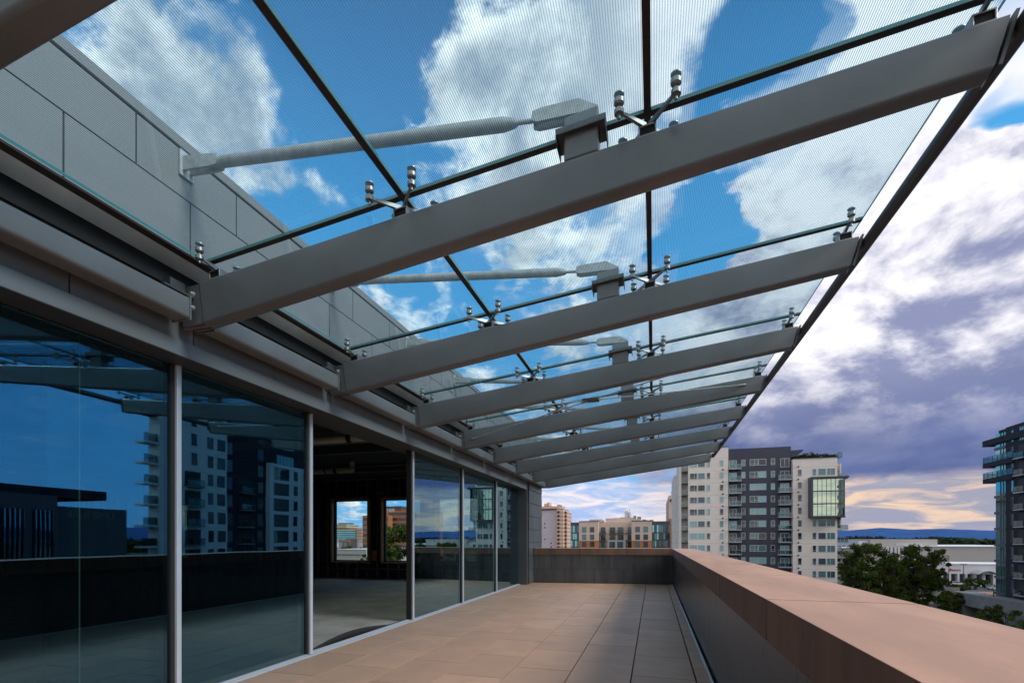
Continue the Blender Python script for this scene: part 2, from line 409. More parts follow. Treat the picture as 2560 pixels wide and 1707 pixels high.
def dup(o, delta, parent=None):          # a copy of a part/thing with its children, moved by delta
    c = o.copy(); COL.objects.link(c); WORLD[c] = WORLD[o] + Vector(delta)
    if parent is not None: c.parent = parent; c.location = WORLD[c] - WORLD[parent]
    else: c.location = WORLD[c]
    for ch in o.children:
        if ch in WORLD: dup(ch, delta, c)
    return c
def inst(name, me, world, parent):
    o = bpy.data.objects.new(name, me); COL.objects.link(o); place(o, world, parent); return o
# ================================================================== own building and terrace
XW, XG = -3.60, -3.83            # wall plane, glazing plane
Y0, YE = -4.0, 15.9              # building extent along the terrace
# ---- terrace floor: pavers in running bond over a dark bed
bed = MB(); bed.box(XG - .02, .60, Y0, 15.3, -.30, -.035)
mb = MB(); tints = []
xs = [-3.81, -3.21 - .0, -2.61, -2.01, -1.41, -.81, -.21, .39, .555]
xs = [-3.795] + [-3.81 + .6 * i for i in range(1, 8)] + [.556]
rng = random.Random(3)
def endwall_y(x): return 14.75 + (x + 3.51) * (15.24 - 14.75) / 4.07
for k in range(len(xs) - 1):
    off = 5.436 if k % 2 == 1 else 4.993
    yy = off - .885 * 11
    while yy < 15.4:
        a, b_ = yy, yy + .885; yy += .885
        x0, x1 = xs[k] + .0065, xs[k + 1] - .0065
        if k == len(xs) - 2: x0 += .004
        if a < Y0: continue
        ymax = min(endwall_y(x0), endwall_y(x1)) + .12
        if a > ymax: continue
        z = rng.uniform(-.0012, .0008)
        mb.box(x0, x1, a + .005, min(b_ - .005, 15.35), -.03, z)
        tints += [min(1, max(0, rng.gauss(.5, .26)))] * 6
deck = mb.build('terrace_floor', PAVER)
a_ = deck.data.attributes.new('tint', 'FLOAT', 'FACE'); a_.data.foreach_set('value', tints)
tag(deck, kind='structure')
tag(bed.build('floor_bed', JOINT), kind='structure')
t = MB().box(.515, .535, Y0, 15.2, 0.002, .022).build('floor_trim', ALU)
tag(t, 'thin bright metal trim strip along the foot of the right parapet', 'metal trim')

# ---- right parapet
par = thing('parapet_wall', (.85, 5, 0), 'long waist-high parapet along the terrace with a broad pinkish coping', 'parapet')
pw = MB(); pw.box(.565, 1.08, Y0, 15.6, -.3, .87); pw.build('wall_panel', PARA, par)
ys = [Y0] + [2.59 + 1.75 * k for k in range(-3, 8)]
ys = [y for y in ys if y < 15.0]; ys.append(15.12)
for a, b_ in zip(ys[:-1], ys[1:]):
    cp = MB(); xo = .52
    cp.box(xo, 1.135, a + .008, b_ - .008, .869, 1.067)
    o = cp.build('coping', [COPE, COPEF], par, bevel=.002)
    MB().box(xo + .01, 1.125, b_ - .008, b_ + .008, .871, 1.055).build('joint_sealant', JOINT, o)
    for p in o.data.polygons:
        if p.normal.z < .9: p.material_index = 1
# ---- end parapet (slightly off square)
epar = thing('parapet_wall', (-1.5, 15.0, 0), 'short parapet closing the far end of the terrace, dark metal shingles under a brown coping', 'parapet')
A, B = Vector((-3.56, 14.745)), Vector((.565, 15.24)); tdir = (B - A).normalized(); nrm = Vector((-tdir.y, tdir.x))
def ew(s_, dpt): q = A + tdir * s_ + nrm * dpt; return (q.x, q.y)
L = (B - A).length
bk = MB(); bk.obox((*ew(0, .012), 0), (*ew(L, .012), 0), .45, -.2, .86); bk.build('backing', JOINT, epar)
sh = MB()
for row, (z0, z1) in enumerate(((.012, .438), (.444, .862))):
    st_ = -.35 if row == 1 else .08
    p_ = st_ - .88
    cuts = [0] + [c for c in (st_ + .88 * i for i in range(7)) if .05 < c < L - .05] + [L]
    for a, b_ in zip(cuts[:-1], cuts[1:]):
        q0, q1 = ew(a + .005, 0), ew(b_ - .005, 0)
        lean = .006 if row == 0 else .004
        sh.obox((*q0, 0), (*q1, 0), .012, z0, z1)
sh.build('wall_panel', PARA, epar)
for a, b_ in ((0, 1.4), (1.4, 2.8), (2.8, L - .045)):
    cp = MB(); cp.obox((*ew(a + .003, -.045), 0), (*ew(b_ - .003, -.045), 0), .56, .869, 1.066)
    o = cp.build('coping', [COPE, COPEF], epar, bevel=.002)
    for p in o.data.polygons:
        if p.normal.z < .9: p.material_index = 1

# ---- office building
bld = thing('office_building', (-12, 6, 0), 'grey metal clad office storey with a sliding glass wall opening onto the terrace', 'building')
lower = MB(); lower.box(-30, 1.0, Y0 - 4, 15.85, -16, -.31); lower.build('lower_storeys', FASC, bld)
# header trim and soffit above the glazing
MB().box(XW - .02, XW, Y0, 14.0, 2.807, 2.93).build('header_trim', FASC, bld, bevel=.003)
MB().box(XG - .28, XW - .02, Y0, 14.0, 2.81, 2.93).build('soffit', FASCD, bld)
# fascia panels with open vertical joints
pitch = .885
for i in range(-7, 13):
    a, b_ = 3.12 + pitch * i, 3.12 + pitch * (i + 1)
    a = max(a, Y0); b_ = min(b_, 14.0)
    if b_ - a < .1: continue
    MB().box(XW - .045, XW - .018, a + .005, b_ - .005, 2.934, 3.42).build('fascia_panel', FASC, bld, bevel=.002)
MB().box(XW - .3, XW - .05, Y0, 14.0, 2.94, 3.6).build('backing', JOINT, bld)
# upper wall seen through the canopy: two rows of panels and a coping strip
up = MB()
rows = [(3.40, 4.062, 3.075), (4.074, 4.437, 2.644 - .0)]
for z0, z1, y0 in rows:
    for i in range(-8, 16):
        a, b_ = y0 + pitch * i, y0 + pitch * (i + 1)
        a = max(a, Y0); b_ = min(b_, YE)
        if b_ - a > .1: up.box(XW - .02, XW, a + .006, b_ - .006, z0, z1)
up.build('upper_wall', WALLP, bld)
MB().box(XW - .4, XW - .021, Y0, YE - .01, 3.61, 4.5).build('wall_core', JOINT, bld)
MB().box(XW - .5, XW + .012, Y0, YE + .01, 4.452, 4.535).build('roof_coping', WALLP, bld, bevel=.004)
MB().box(-30, XW - .42, Y0, YE, 3.62, 4.3).build('roof', FASCD, bld)
# corner pier clad in staggered shingles
MB().box(XG - .25, XW - .0, 14.0, 14.16, 0, 3.6).build('corner_trim', STEELD, bld, bevel=.003)
MB().box(XG - .3, XW + .012, 14.17, YE - .02, 0, 3.6).build('pier_core', JOINT, bld)
ps = MB()
z = .047; row = 0
while z < 3.5:
    z1 = min(z + .397, 3.55); y = 14.165 - (.23 if row % 2 else 0)
    while y < YE:
        a, b_ = max(y, 14.165), min(y + .46, YE)
        if b_ - a > .03:
            ps.hexa([(XW + .012, a + .006, z + .006), (XW + .034, a + .006, z + .006), (XW + .034, b_ - .006, z + .006), (XW + .012, b_ - .006, z + .006),
                     (XW + .012, a + .006, z1 - .006), (XW + .022, a + .006, z1 - .006), (XW + .022, b_ - .006, z1 - .006), (XW + .012, b_ - .006, z1 - .006)])
        y += .46
    z = z1; row += 1
MB().box(XW + .012, XW + .03, 14.165, YE, 0.003, .043).add([], []).build('pier_base', SHINGLE, bld)
ps.build('corner_pier', SHINGLE, bld)
# glazing
MY = [3.154, 4.804, 7.319, 9.526, 11.80, 14.03]
for y in [-2.6, .35] + MY[:5]:
    f = MB(); f.box(XG - .10, XG + .02, y - .021, y + .021, .02, 2.808)
    o = f.build('mullion', ALU, bld, bevel=.004)
    MB().box(XG - .09, XG - .005, y - .055, y - .0215, .03, 2.806).build('gasket', RUBBER, o)
# sill track with grooves
tr = MB()
for x0, x1, zt in ((-3.90, -3.875, .03), (-3.868, -3.845, .022), (-3.835, -3.80, .014)):
    tr.box(x0, x1, Y0, 14.0, -.03, zt)
tr.build('sill_track', ALU, bld)
MB().box(-3.93, -3.797, Y0, 14.0, -.06, -.004).build('track_bed', RUBBER, bld)
edges = [-4.0, -2.6, .35] + MY
for a, b_ in zip(edges[:-1], edges[1:]):
    if abs(a - MY[1]) < .01: continue                    # the leaf of this bay is slid open
    g = MB(); g.box(XG - .045, XG - .025, a + .026, b_ - .064 + .02, .03, 2.80)
    g.build('glass_pane', DOORG, bld)
dl = empty_part('sliding_door', (XG - .13, 3.6, 0), bld)
MB().box(XG - .14, XG - .12, 2.50, 4.86, .05, 2.79).build('pane', DOORG, dl)
MB().box(XG - .15, XG - .11, 2.49, 2.50, .05, 2.79).build('glass_edge', mat('door_glass_edge', (.25, .55, .52), .2), dl)
MB().box(XG - .155, XG - .105, 2.30, 2.488, .03, 2.80).build('stile', DOORG, dl)
MB().box(XG - .155, XG - .105, 2.30, 4.86, .012, .049).build('bottom_rail', ALU, dl)
# room behind the glass
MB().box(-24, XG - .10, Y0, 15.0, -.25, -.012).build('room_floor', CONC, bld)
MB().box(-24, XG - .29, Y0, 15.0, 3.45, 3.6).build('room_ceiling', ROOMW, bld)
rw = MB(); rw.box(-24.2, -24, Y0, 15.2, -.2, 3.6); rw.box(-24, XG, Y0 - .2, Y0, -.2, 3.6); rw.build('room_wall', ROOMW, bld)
WIN = [(-18.75, -17.6), (-10.97, -9.54), (-8.97, -7.52), (-6.94, -5.47)]
ww = MB(); zb, zt = .56, 2.72
cur = -24
for a, b_ in WIN:
    ww.box(cur, a, 15.0, 15.18, -.2, 3.6); ww.box(a, b_, 15.0, 15.18, -.2, zb); ww.box(a, b_, 15.0, 15.18, zt, 3.6); cur = b_
ww.box(cur, XG - .31, 15.0, 15.18, -.2, 3.6)
ww.build('window_wall', SHEATH, bld)
sd_ = MB(); x = -23.8
while x < -4.4:
    inw = any(a - .06 < x < b_ + .06 for a, b_ in WIN)
    if inw: sd_.box(x, x + .04, 14.90, 14.998, 0, zb - .05); sd_.box(x, x + .04, 14.90, 14.998, zt + .06, 3.44)
    else: sd_.box(x, x + .04, 14.90, 14.998, 0, 3.44)
    x += .406
sd_.box(-23.9, -4.3, 14.905, 14.995, .30, .33)
sd_.build('wall_studs', STUD, bld)
for a, b_ in WIN:
    f = MB(); y0, y1 = 14.88, 15.0
    f.box(a - .06, a, y0, y1, zb - .06, zt + .06); f.box(b_, b_ + .06, y0, y1, zb - .06, zt + .06)
    f.box(a, b_, y0, y1, zb - .06, zb); f.box(a, b_, y0, y1, zt, zt + .06)
    wn = f.build('window', WOODF, bld)
    fr = MB(); y0, y1 = 15.06, 15.12
    fr.box(a, a + .045, y0, y1, zb, zt); fr.box(b_ - .045, b_, y0, y1, zb, zt); fr.box(a + .045, b_ - .045, y0, y1, zb, zb + .045); fr.box(a + .045, b_ - .045, y0, y1, zt - .045, zt)
    fr.build('frame', STEELD, wn)
    MB().box(a + .045, b_ - .045, 15.085, 15.095, zb + .045, zt - .045).build('pane', CLEAR, wn)
MB().box(-9.33, -9.16, 14.87, 14.9, .6, .95).build('junction_board', WOODF, bld)
MB().box(-9.12, -8.86, 14.80, 14.88, 2.83, 2.99).build('wall_box', STUD, bld)
# conduits and beams under the ceiling
cd_ = MB()
for y, z in ((8.2, 3.2), (10.5, 3.12), (12.6, 3.1)): cd_.cyl((-14, y, z), (-4.3, y, z), .018, n=8)
cd_.build('conduit', STUD, bld)
cb = MB()
for y in (6.2, 9.4, 12.2): cb.box(-23.5, XG - .33, y, y + .16, 3.26, 3.448)
cb.build('ceiling_beam', FASCD, bld)
# pipes hung in the room (things)
def pipe(name, pts, r, bands, label):
    t = thing(name, pts[0], label, 'pipe', 'drain pipes under the ceiling')
    b = MB()
    for p, q in zip(pts[:-1], pts[1:]): b.cyl(p, q, r, n=20)
    for p in pts[1:-1]:
        vs = []; b.lathe((p[0], p[1], p[2] - r), (0, 0, 1), [(2 * r * k / 8 + .0001, max(.001, math.sqrt(max(0, r * r - (2 * r * k / 8 - r) ** 2)))) for k in range(9)], 20)
    b.build('pipe_run', PVC, t, smooth=True)
    for p, q in bands:
        MB().cyl(p, q, r * 1.12, n=20).build('coupling', RUBBER, t, smooth=True)
    return t
p1a, p1b = atd(790, 1104, 7.6), atd(960, 1082, 7.6)
yP = 8.5
def pin(u, v, y): return onY(u, v, y)
q0, q1 = pin(700, 1110, 8.0), pin(1000, 1084, 8.0)
zz = (q0.z + q1.z) / 2
q0 = Vector((-9.5, 8.0, zz)); q1 = Vector((-4.1, 8.0, zz))
m_ = pin(875, 1095, 8.0)
pipe('drain_pipe', [tuple(q0), tuple(q1)], .075, [((m_.x - .05, 8.0, zz), (m_.x + .05, 8.0, zz))], 'thick pale drain pipe with a dark coupling, high behind the open bay')
e0 = pin(700, 1188, 11.5); e1 = pin(872, 1174, 11.5); e2 = pin(884, 1155, 11.5); zc_ = pin(830, 1177, 11.5).z
xe = pin(880, 1160, 11.5).x; ztop = min(3.4, pin(880, 1148, 11.5).z)
c0 = pin(840, 1177, 11.5).x
pipe('drain_pipe', [(-13.5, 11.5, zc_), (xe, 11.5, zc_), (xe, 11.5, 3.44)], .07, [((c0 - .04, 11.5, zc_), (c0 + .04, 11.5, zc_)), ((c0 - .34, 11.5, zc_), (c0 - .31, 11.5, zc_))], 'elbowed pale drain pipe turning up into the ceiling, deeper in the room')
# curled rubber strip along the threshold of the open bay
rb = MB(); n = 14; prev = None
vs, fs = [], []
for i in range(n + 1):
    tq = i / n; y = 4.95 + tq * 2.2
    h = .012 + .10 * math.sin(math.pi * min(1, tq * 1.15)) ** 1.0 * (1 - .35 * tq)
    dx_ = .05 + .10 * math.sin(math.pi * tq)
    vs += [(-3.945, y, .0), (-3.955 - dx_ * .2, y, h), (-3.965 - dx_ * .2, y, h), (-3.97 - dx_, y, -.008)]
for i in range(n):
    for k in range(3): fs.append((i * 4 + k, (i + 1) * 4 + k, (i + 1) * 4 + k + 1, i * 4 + k + 1))
rb.add(vs, fs); o = rb.build('rubber_strip', RUBBER, smooth=True)
so = o.modifiers.new('thickness', 'SOLIDIFY'); so.thickness = .006
tag(o, 'black rubber strip curling up along the threshold of the open bay', 'rubber strip')

# ================================================================== glass canopy
can = thing('glass_canopy', (-1, 6, 3.4), 'steel and fritted glass canopy projecting from the building over the terrace', 'canopy')
SP, NB = 1.83, 9
YB = [3.03 + SP * (i - 1) for i in range(NB)]
def zbot(x): return 3.018 + (x + 3.35) * .132
def ztop_(x): return 3.361 + (x + 3.35) * .1128
def zgl(x): return 3.518 + (x + 3.35) * .1115
W2 = .06
def rrect(zlo, zhi, rad, n=5):
    pts = []
    for cyx, czx, a0 in ((W2 - rad, zlo + rad, -90), (W2 - rad, zhi - rad, 0), (-W2 + rad, zhi - rad, 90), (-W2 + rad, zlo + rad, 180)):
        for k in range(n + 1):
            a = R(a0 + 90 * k / n); pts.append((cyx + rad * math.cos(a), czx + rad * math.sin(a)))
    return pts
def beam_mesh():
    b = MB(); n = 24; vs = []
    for (xb, xt) in ((-3.345, -3.39), (-1.0, -1.0), (1.61, 1.68)):
        z0, z1 = zbot(xb), ztop_(xt)
        for (yy, zz_) in rrect(z0, z1, .024):
            f = (zz_ - z0) / (z1 - z0); vs.append((xb + (xt - xb) * f, yy, zz_))
    fs = []
    for k in range(2): fs += [(k * n + i, k * n + (i + 1) % n, (k + 1) * n + (i + 1) % n, (k + 1) * n + i) for i in range(n)]
    fs += [tuple(range(n - 1, -1, -1)), tuple(range(2 * n, 3 * n))]
    fs = [tuple(f) for f in fs]
    b.add(vs, fs); return b
bm0 = beam_mesh(); y0 = YB[0]
for i in range(len(bm0.v)): bm0.v[i] = (bm0.v[i][0], bm0.v[i][1] + y0, bm0.v[i][2])
beam = bm0.build('beam', STEEL, can, smooth=True)
# end plates and bolts (sub-parts)
ep = MB()
for yy, hw in ((y0 - .047, .010), (y0 + .047, .010), (y0, .02)):   # pair of cleats either side of a knife plate
    xa = -3.555 if hw < .02 else -3.60
    ep.hexa([(xa, yy - hw, 3.026), (-3.352, yy - hw, 3.028), (-3.352, yy + hw, 3.028), (xa, yy + hw, 3.026),
             (xa, yy - hw, 3.325), (-3.396, yy - hw, 3.335), (-3.396, yy + hw, 3.335), (xa, yy + hw, 3.325)])
ep.build('end_plate', STEEL, beam)
for zz_ in (3.155, 3.262):
    b = MB(); b.lathe((-3.455, y0 - .057, zz_), (0, -1, 0), [(0, .024), (.004, .024), (.0045, .017), (.024, .017), (.027, .014)], 6); b.build('bolt', GALV, beam)
tp = MB(); xb, xt = 1.643, 1.708
for o_ in (0, .022):
    pass
z0, z1 = zbot(1.61) + .002, ztop_(1.68)
tp.hexa([(1.622, y0 - .07, z0), (1.638, y0 - .07, z0), (1.638, y0 + .07, z0), (1.622, y0 + .07, z0),
         (1.693, y0 - .07, z1), (1.709, y0 - .07, z1), (1.709, y0 + .07, z1), (1.693, y0 + .07, z1)])
tp.hexa([(1.645, y0 - .03, 3.79), (1.71, y0 - .03, 3.82), (1.71, y0 + .03, 3.82), (1.645, y0 + .03, 3.79),
         (1.69, y0 - .03, 3.92), (1.72, y0 - .03, 3.91), (1.72, y0 + .03, 3.91), (1.69, y0 + .03, 3.92)])
tp.build('tip_plate', STEELD, beam)
beams = [beam] + [dup(beam, (0, SP * i, 0), can) for i in range(1, NB)]
# edge tube, carrier tube, gutter
b = MB(); b.cyl((1.75, Y0, 3.878), (1.75, YB[-1] + .25, 3.878), .046, n=28); b.build('edge_tube', STEELD, can, smooth=True)
b = MB()
pts = []
for cx, cz, a0 in ((-3.425, 3.06, -90), (-3.425, 3.172, 0), (-3.535, 3.172, 90), (-3.535, 3.06, 180)):
    for k in range(6):
        a = R(a0 + 18 * k); pts.append((cx + .026 * math.cos(a), cz + .026 * math.sin(a)))
seg = [Y0] + [q for y in YB for q in (y - .135, y + .095)]
for ya, yb_ in zip(seg[0::2], seg[1::2]):
    b = MB(); b.prism(pts, 'y', ya, yb_); o = b.build('carrier_tube', STEEL, can, smooth=True)
    MB().box(-3.575, -3.392, yb_ + .0005, yb_ + .012, 3.026, 3.21).build('cap_plate', STEEL, o)
    if ya > Y0: MB().box(-3.575, -3.392, ya - .012, ya - .0005, 3.026, 3.21).build('cap_plate', STEEL, o)
gt = MB()
prof = [(-3.568, 3.44), (-3.56, 3.436), (-3.455, 3.498), (-3.46, 3.506)]
gt.prism([(p[0], p[1]) for p in reversed(prof)], 'y', Y0, YE); gt.build('gutter', GUTM, can); MB().box(-3.452, -3.380, Y0, YE, 3.496, 3.512).build('gutter_lip', SEALM, can)  # lip coloured black for the shade on its underside
b = MB(); b.box(-3.60, -3.567, Y0, YE, 3.30, 3.44); b.build('gutter_backing', JOINT, can)
for i in range(NB):   # small shelf brackets over the carrier tube beside every beam
    y = YB[i]
    b = MB(); b.box(-3.55, -3.44, y - .30, y - .06, 3.225, 3.240); b.box(-3.53, -3.46, y - .24, y - .12, 3.24, 3.31)
    b.build('shelf_bracket', STEELD, can)
# glass panels
XJ = [-3.375, -1.66, -.035, 1.716]
ye = [YB[0] - SP] + YB + [YB[-1] + .30]
for j in range(len(ye) - 1):
    for k in range(3):
        x0, x1 = XJ[k] + (.022 if k else 0), XJ[k + 1] - (.022 if k < 2 else 0)
        a, b_ = ye[j] + .022, ye[j + 1] - .022
        g = MB(); th = .022
        p = [(x0, a, zgl(x0)), (x1, a, zgl(x1)), (x1, b_, zgl(x1)), (x0, b_, zgl(x0))]
        q = [(c_[0], c_[1], c_[2] + th) for c_ in p]
        g.add(p + q, [(3, 2, 1, 0)], 1); g.add(p + q, [(4, 5, 6, 7)], 0)
        g.add(p + q, [(0, 1, 5, 4), (1, 2, 6, 5), (2, 3, 7, 6), (3, 0, 4, 7)], 2)
        g.build('glass_panel', [CANT, CANF, CANE], can)
for y in YB:        # seals across
    s_ = MB(); h = .0205
    x0, x1 = XJ[0], XJ[3]
    s_.hexa([(x0, y - h, zgl(x0) - .002), (x1, y - h, zgl(x1) - .002), (x1, y + h, zgl(x1) - .002), (x0, y + h, zgl(x0) - .002),
             (x0, y - h, zgl(x0) + .023), (x1, y - h, zgl(x1) + .023), (x1, y + h, zgl(x1) + .023), (x0, y + h, zgl(x0) + .023)])
    s_.build('seal', SEALM, can)
for x in XJ[1:3]:   # seals along, interrupted at the cross seals
    for j in range(len(ye) - 1):
        s_ = MB(); h = .0205; a, b_ = ye[j] + .0206, ye[j + 1] - .0206
        s_.hexa([(x - h, a, zgl(x - h) - .002), (x + h, a, zgl(x + h) - .002), (x + h, b_, zgl(x + h) - .002), (x - h, b_, zgl(x - h) - .002),
                 (x - h, a, zgl(x - h) + .023), (x + h, a, zgl(x + h) + .023), (x + h, b_, zgl(x + h) + .023), (x - h, b_, zgl(x - h) + .023)])
        s_.build('seal', SEALM, can)
# spider fittings
def clamp_mesh():
    n_ = 14
    b = MB(); up_ = (0, 0, 1)
    b.lathe((0, 0, 0), up_, [(-.112, .004), (-.112, .009), (-.094, .009), (-.0935, .014), (-.086, .014), (-.0855, .0275), (-.061, .0275), (-.055, .022), (-.0545, .0095), (-.036, .0095), (-.0355, .020), (-.026, .029), (-.003, .029)], n_)
    return b.mesh('glass_clamp', STAIN, smooth=True)
def cap_mesh():
    b = MB(); b.lathe((0, 0, 0), (0, 0, 1), [(.024, .029), (.030, .029), (.034, .024)], 18); return b.mesh('clamp_cap', STAIN, smooth=True)
CLM = clamp_mesh(); CPM = cap_mesh()
def spider(x, y, offs):
    """offs: clamp positions relative to the hub"""
    zt_, zg = ztop_(x), zgl(x)
    hub = MB(); w_, d_ = .052, .045; h0, h1 = zt_ - .004, zt_ + .062; sl = .113
    def q(px_, py_, pz): return (x + px_, y + py_, pz + px_ * sl)
    tk = .009   # a short flat tube lying across the beam, with a black core set inside
    for (xa, xb_, za, zb_) in ((-w_, w_, h0, h0 + tk), (-w_, w_, h1 - tk, h1), (-w_, -w_ + tk, h0 + tk, h1 - tk), (w_ - tk, w_, h0 + tk, h1 - tk)):
        hub.hexa([q(xa, -d_, za), q(xb_, -d_, za), q(xb_, d_, za), q(xa, d_, za), q(xa, -d_, zb_), q(xb_, -d_, zb_), q(xb_, d_, zb_), q(xa, d_, zb_)])
    for (ox, oy) in offs:
        tdx = Vector((ox, oy)); ln = tdx.length; tdx /= ln; nx = Vector((-tdx.y, tdx.x))
        def aq(s_, e_, dz): return (x + tdx.x * s_ + nx.x * e_, y + tdx.y * s_ + nx.y * e_, dz + (tdx.x * s_) * sl)
        s0, s1 = .012, ln - .015; a0, a1 = h1 + .001, zg - .072; a1 = max(a1, h1 - .02)
        hub.hexa([aq(s0, -.011, a0 - .003), aq(s1, -.008, a1 - .005), aq(s1, .008, a1 - .005), aq(s0, .011, a0 - .003),
                  aq(s0, -.007, a0 + .034), aq(s1, -.006, a1 + .012), aq(s1, .006, a1 + .012), aq(s0, .007, a0 + .034)])
    hub.hexa([q(-w_ + tk + .001, -d_ + .012, h0 + tk), q(w_ - tk - .001, -d_ + .012, h0 + tk), q(w_ - tk - .001, d_ - .012, h0 + tk), q(-w_ + tk + .001, d_ - .012, h0 + tk),
              q(-w_ + tk + .001, -d_ + .012, h1 - tk), q(w_ - tk - .001, -d_ + .012, h1 - tk), q(w_ - tk - .001, d_ - .012, h1 - tk), q(-w_ + tk + .001, d_ - .012, h1 - tk)], 1)  # black core paints in the dark of the tube's inside
    sp = hub.build('spider_fitting', [STAIN, JOINT], can, bevel=.002)
    for (ox, oy) in offs:
        c_ = inst('glass_clamp', CLM, (x + ox, y + oy, zgl(x + ox)), sp)
        inst('clamp_cap', CPM, (x + ox, y + oy, zgl(x + ox)), sp)
four = [(-.155, -.17), (.155, -.17), (-.155, .17), (.155, .17)]
for y in YB:
    spider(-3.26, y, [(0, -.17), (0, .17)])
    spider(-1.66, y, four); spider(-.035, y, four)
    spider(1.58, y, [(0, -.17), (0, .17)])
# stub posts through the glass and tie rods up to the wall
YP = YB[0]; XP = -.425
b = MB()
b.hexa([(XP - .105, YP - .055, ztop_(XP - .105) - .005), (XP + .105, YP - .055, ztop_(XP + .105) - .005), (XP + .105, YP + .055, ztop_(XP + .105) - .005), (XP - .105, YP + .055, ztop_(XP - .105) - .005)] +
       [(XP - .105, YP - .055, zgl(XP) + .10), (XP + .105, YP - .055, zgl(XP) + .13), (XP + .105, YP + .055, zgl(XP) + .13), (XP - .105, YP + .055, zgl(XP) + .10)])
post = b.build('stub_post', STEEL, can, bevel=.01)
b = MB()
for (xa, xb_, ya, yb_) in ((-.145, .145, -.085, -.057), (-.145, .145, .057, .085), (-.145, -.107, -.057, .057), (.107, .145, -.057, .057)):
    b.hexa([(XP + xa, YP + ya, zgl(XP + xa) - .008), (XP + xb_, YP + ya, zgl(XP + xb_) - .008), (XP + xb_, YP + yb_, zgl(XP + xb_) - .008), (XP + xa, YP + yb_, zgl(XP + xa) - .008),
            (XP + xa, YP + ya, zgl(XP + xa) + .03), (XP + xb_, YP + ya, zgl(XP + xb_) + .03), (XP + xb_, YP + yb_, zgl(XP + xb_) + .03), (XP + xa, YP + yb_, zgl(XP + xa) + .03)])
for xa in (-.146, .146):   # hanging end lips
    w_ = -.006 if xa < 0 else .006
    b.hexa([(XP + min(xa, xa + w_), YP - .085, zgl(XP + xa) - .052), (XP + max(xa, xa + w_), YP - .085, zgl(XP + xa) - .052), (XP + max(xa, xa + w_), YP + .085, zgl(XP + xa) - .052), (XP + min(xa, xa + w_), YP + .085, zgl(XP + xa) - .052),
            (XP + min(xa, xa + w_), YP - .085, zgl(XP + xa) + .03), (XP + max(xa, xa + w_), YP - .085, zgl(XP + xa) + .03), (XP + max(xa, xa + w_), YP + .085, zgl(XP + xa) + .03), (XP + min(xa, xa + w_), YP + .085, zgl(XP + xa) + .03)])
b.build('collar', STEELD, post)
A3, B3 = Vector((-3.58, YP, 4.33)), Vector((XP - .02, YP, 3.985))
tv = (B3 - A3).normalized()
b = MB(); b.lathe(A3, tv, [(.24, .020), (.25, .028), (.32, .042), (2.66, .042), (2.74, .028), (2.76, .016)], 24)
rod = b.build('tie_rod', GALV, can, smooth=True)
b = MB(); b.cyl(A3 + tv * 2.74, A3 + tv * 2.9, .014, n=12)
nv = Vector((-tv.z, 0, tv.x))
for s_ in (-.028, .028):
    P = A3 + tv * 2.86; Q = Vector((XP + .08, YP, 3.985))
    poly = [P - nv * .028, P + tv * .04 - nv * .040, Vector((XP + .1, YP, zgl(XP) + .12)), Vector((XP + .1, YP, zgl(XP) + .14)), Vector((XP - .02, YP, 4.055)), P + tv * .05 + nv * .043, P + nv * .028]
    b.prism([(p.x, p.z) for p in poly], 'y', YP + s_ - .012, YP + s_ + .012)
b.build('clevis', GALV, rod)
b = MB()
for s_ in (-.03, .03):
    P = A3
    poly = [P - nv * .055, P + tv * .26 - nv * .05, P + tv * .34 - nv * .04, P + tv * .34 + nv * .04, P + tv * .26 + nv * .045, P + nv * .055]
    b.prism([(p.x, p.z) for p in poly], 'y', YP + s_ - .01, YP + s_ + .01)
b.box(-3.60 + .003, -3.58, YP - .06, YP + .06, 4.23, 4.43)
b.build('wall_bracket', GALV, rod)
for i in range(1, NB):
    dup(post, (0, SP * i, 0), can); dup(rod, (0, SP * i, 0), can)
# cross bracing between the third and fourth beams in view
ya, yb_ = YB[3] + .065, YB[4] - .065
def br(x, y, k): return Vector((x, y, zbot(x) + k))
mid = Vector((-.93, (ya + yb_) / 2, zbot(-.93) + .16))
for (p, q) in ((br(-3.22, yb_, .16), br(1.40, ya, .15)), (br(-3.22, ya, .16), br(1.40, yb_, .15))):
    t_ = (q - p).normalized(); b = MB()
    for e_, sg in ((p, 1), (q, -1)):
        b.cyl(e_ + t_ * sg * .12, mid - t_ * sg * .16, .0085, n=10)
        b.cyl(e_, e_ + t_ * sg * .13, .016, .012, n=10)
        b.cyl(mid - t_ * sg * .17, mid - t_ * sg * .05, .014, n=10)
    b.build('brace_rod', GALV, can, smooth=True)
b = MB(); b.box(mid.x - .12, mid.x + .12, mid.y - .09, mid.y + .09, mid.z - .012, mid.z + .012); b.build('brace_plate', STEELD, can)
# ================================================================== the city
GZ = -16.0
MB().box(-4000, 4000, -600, 9000, GZ - 1, GZ).build('ground', GRASS).__setitem__('kind', 'structure')
MB().box(66, 330, 128, 300, GZ + .004, GZ + .006).build('parking_lot', ASPH).__setitem__('kind', 'structure')
MB().box(4, 50, -100, 420, GZ + .004, GZ + .0065).build('street', ASPH).__setitem__('kind', 'structure')
MB().box(-400, 4, 24, 46, GZ + .004, GZ + .0065).build('road', ASPH).__setitem__('kind', 'structure')

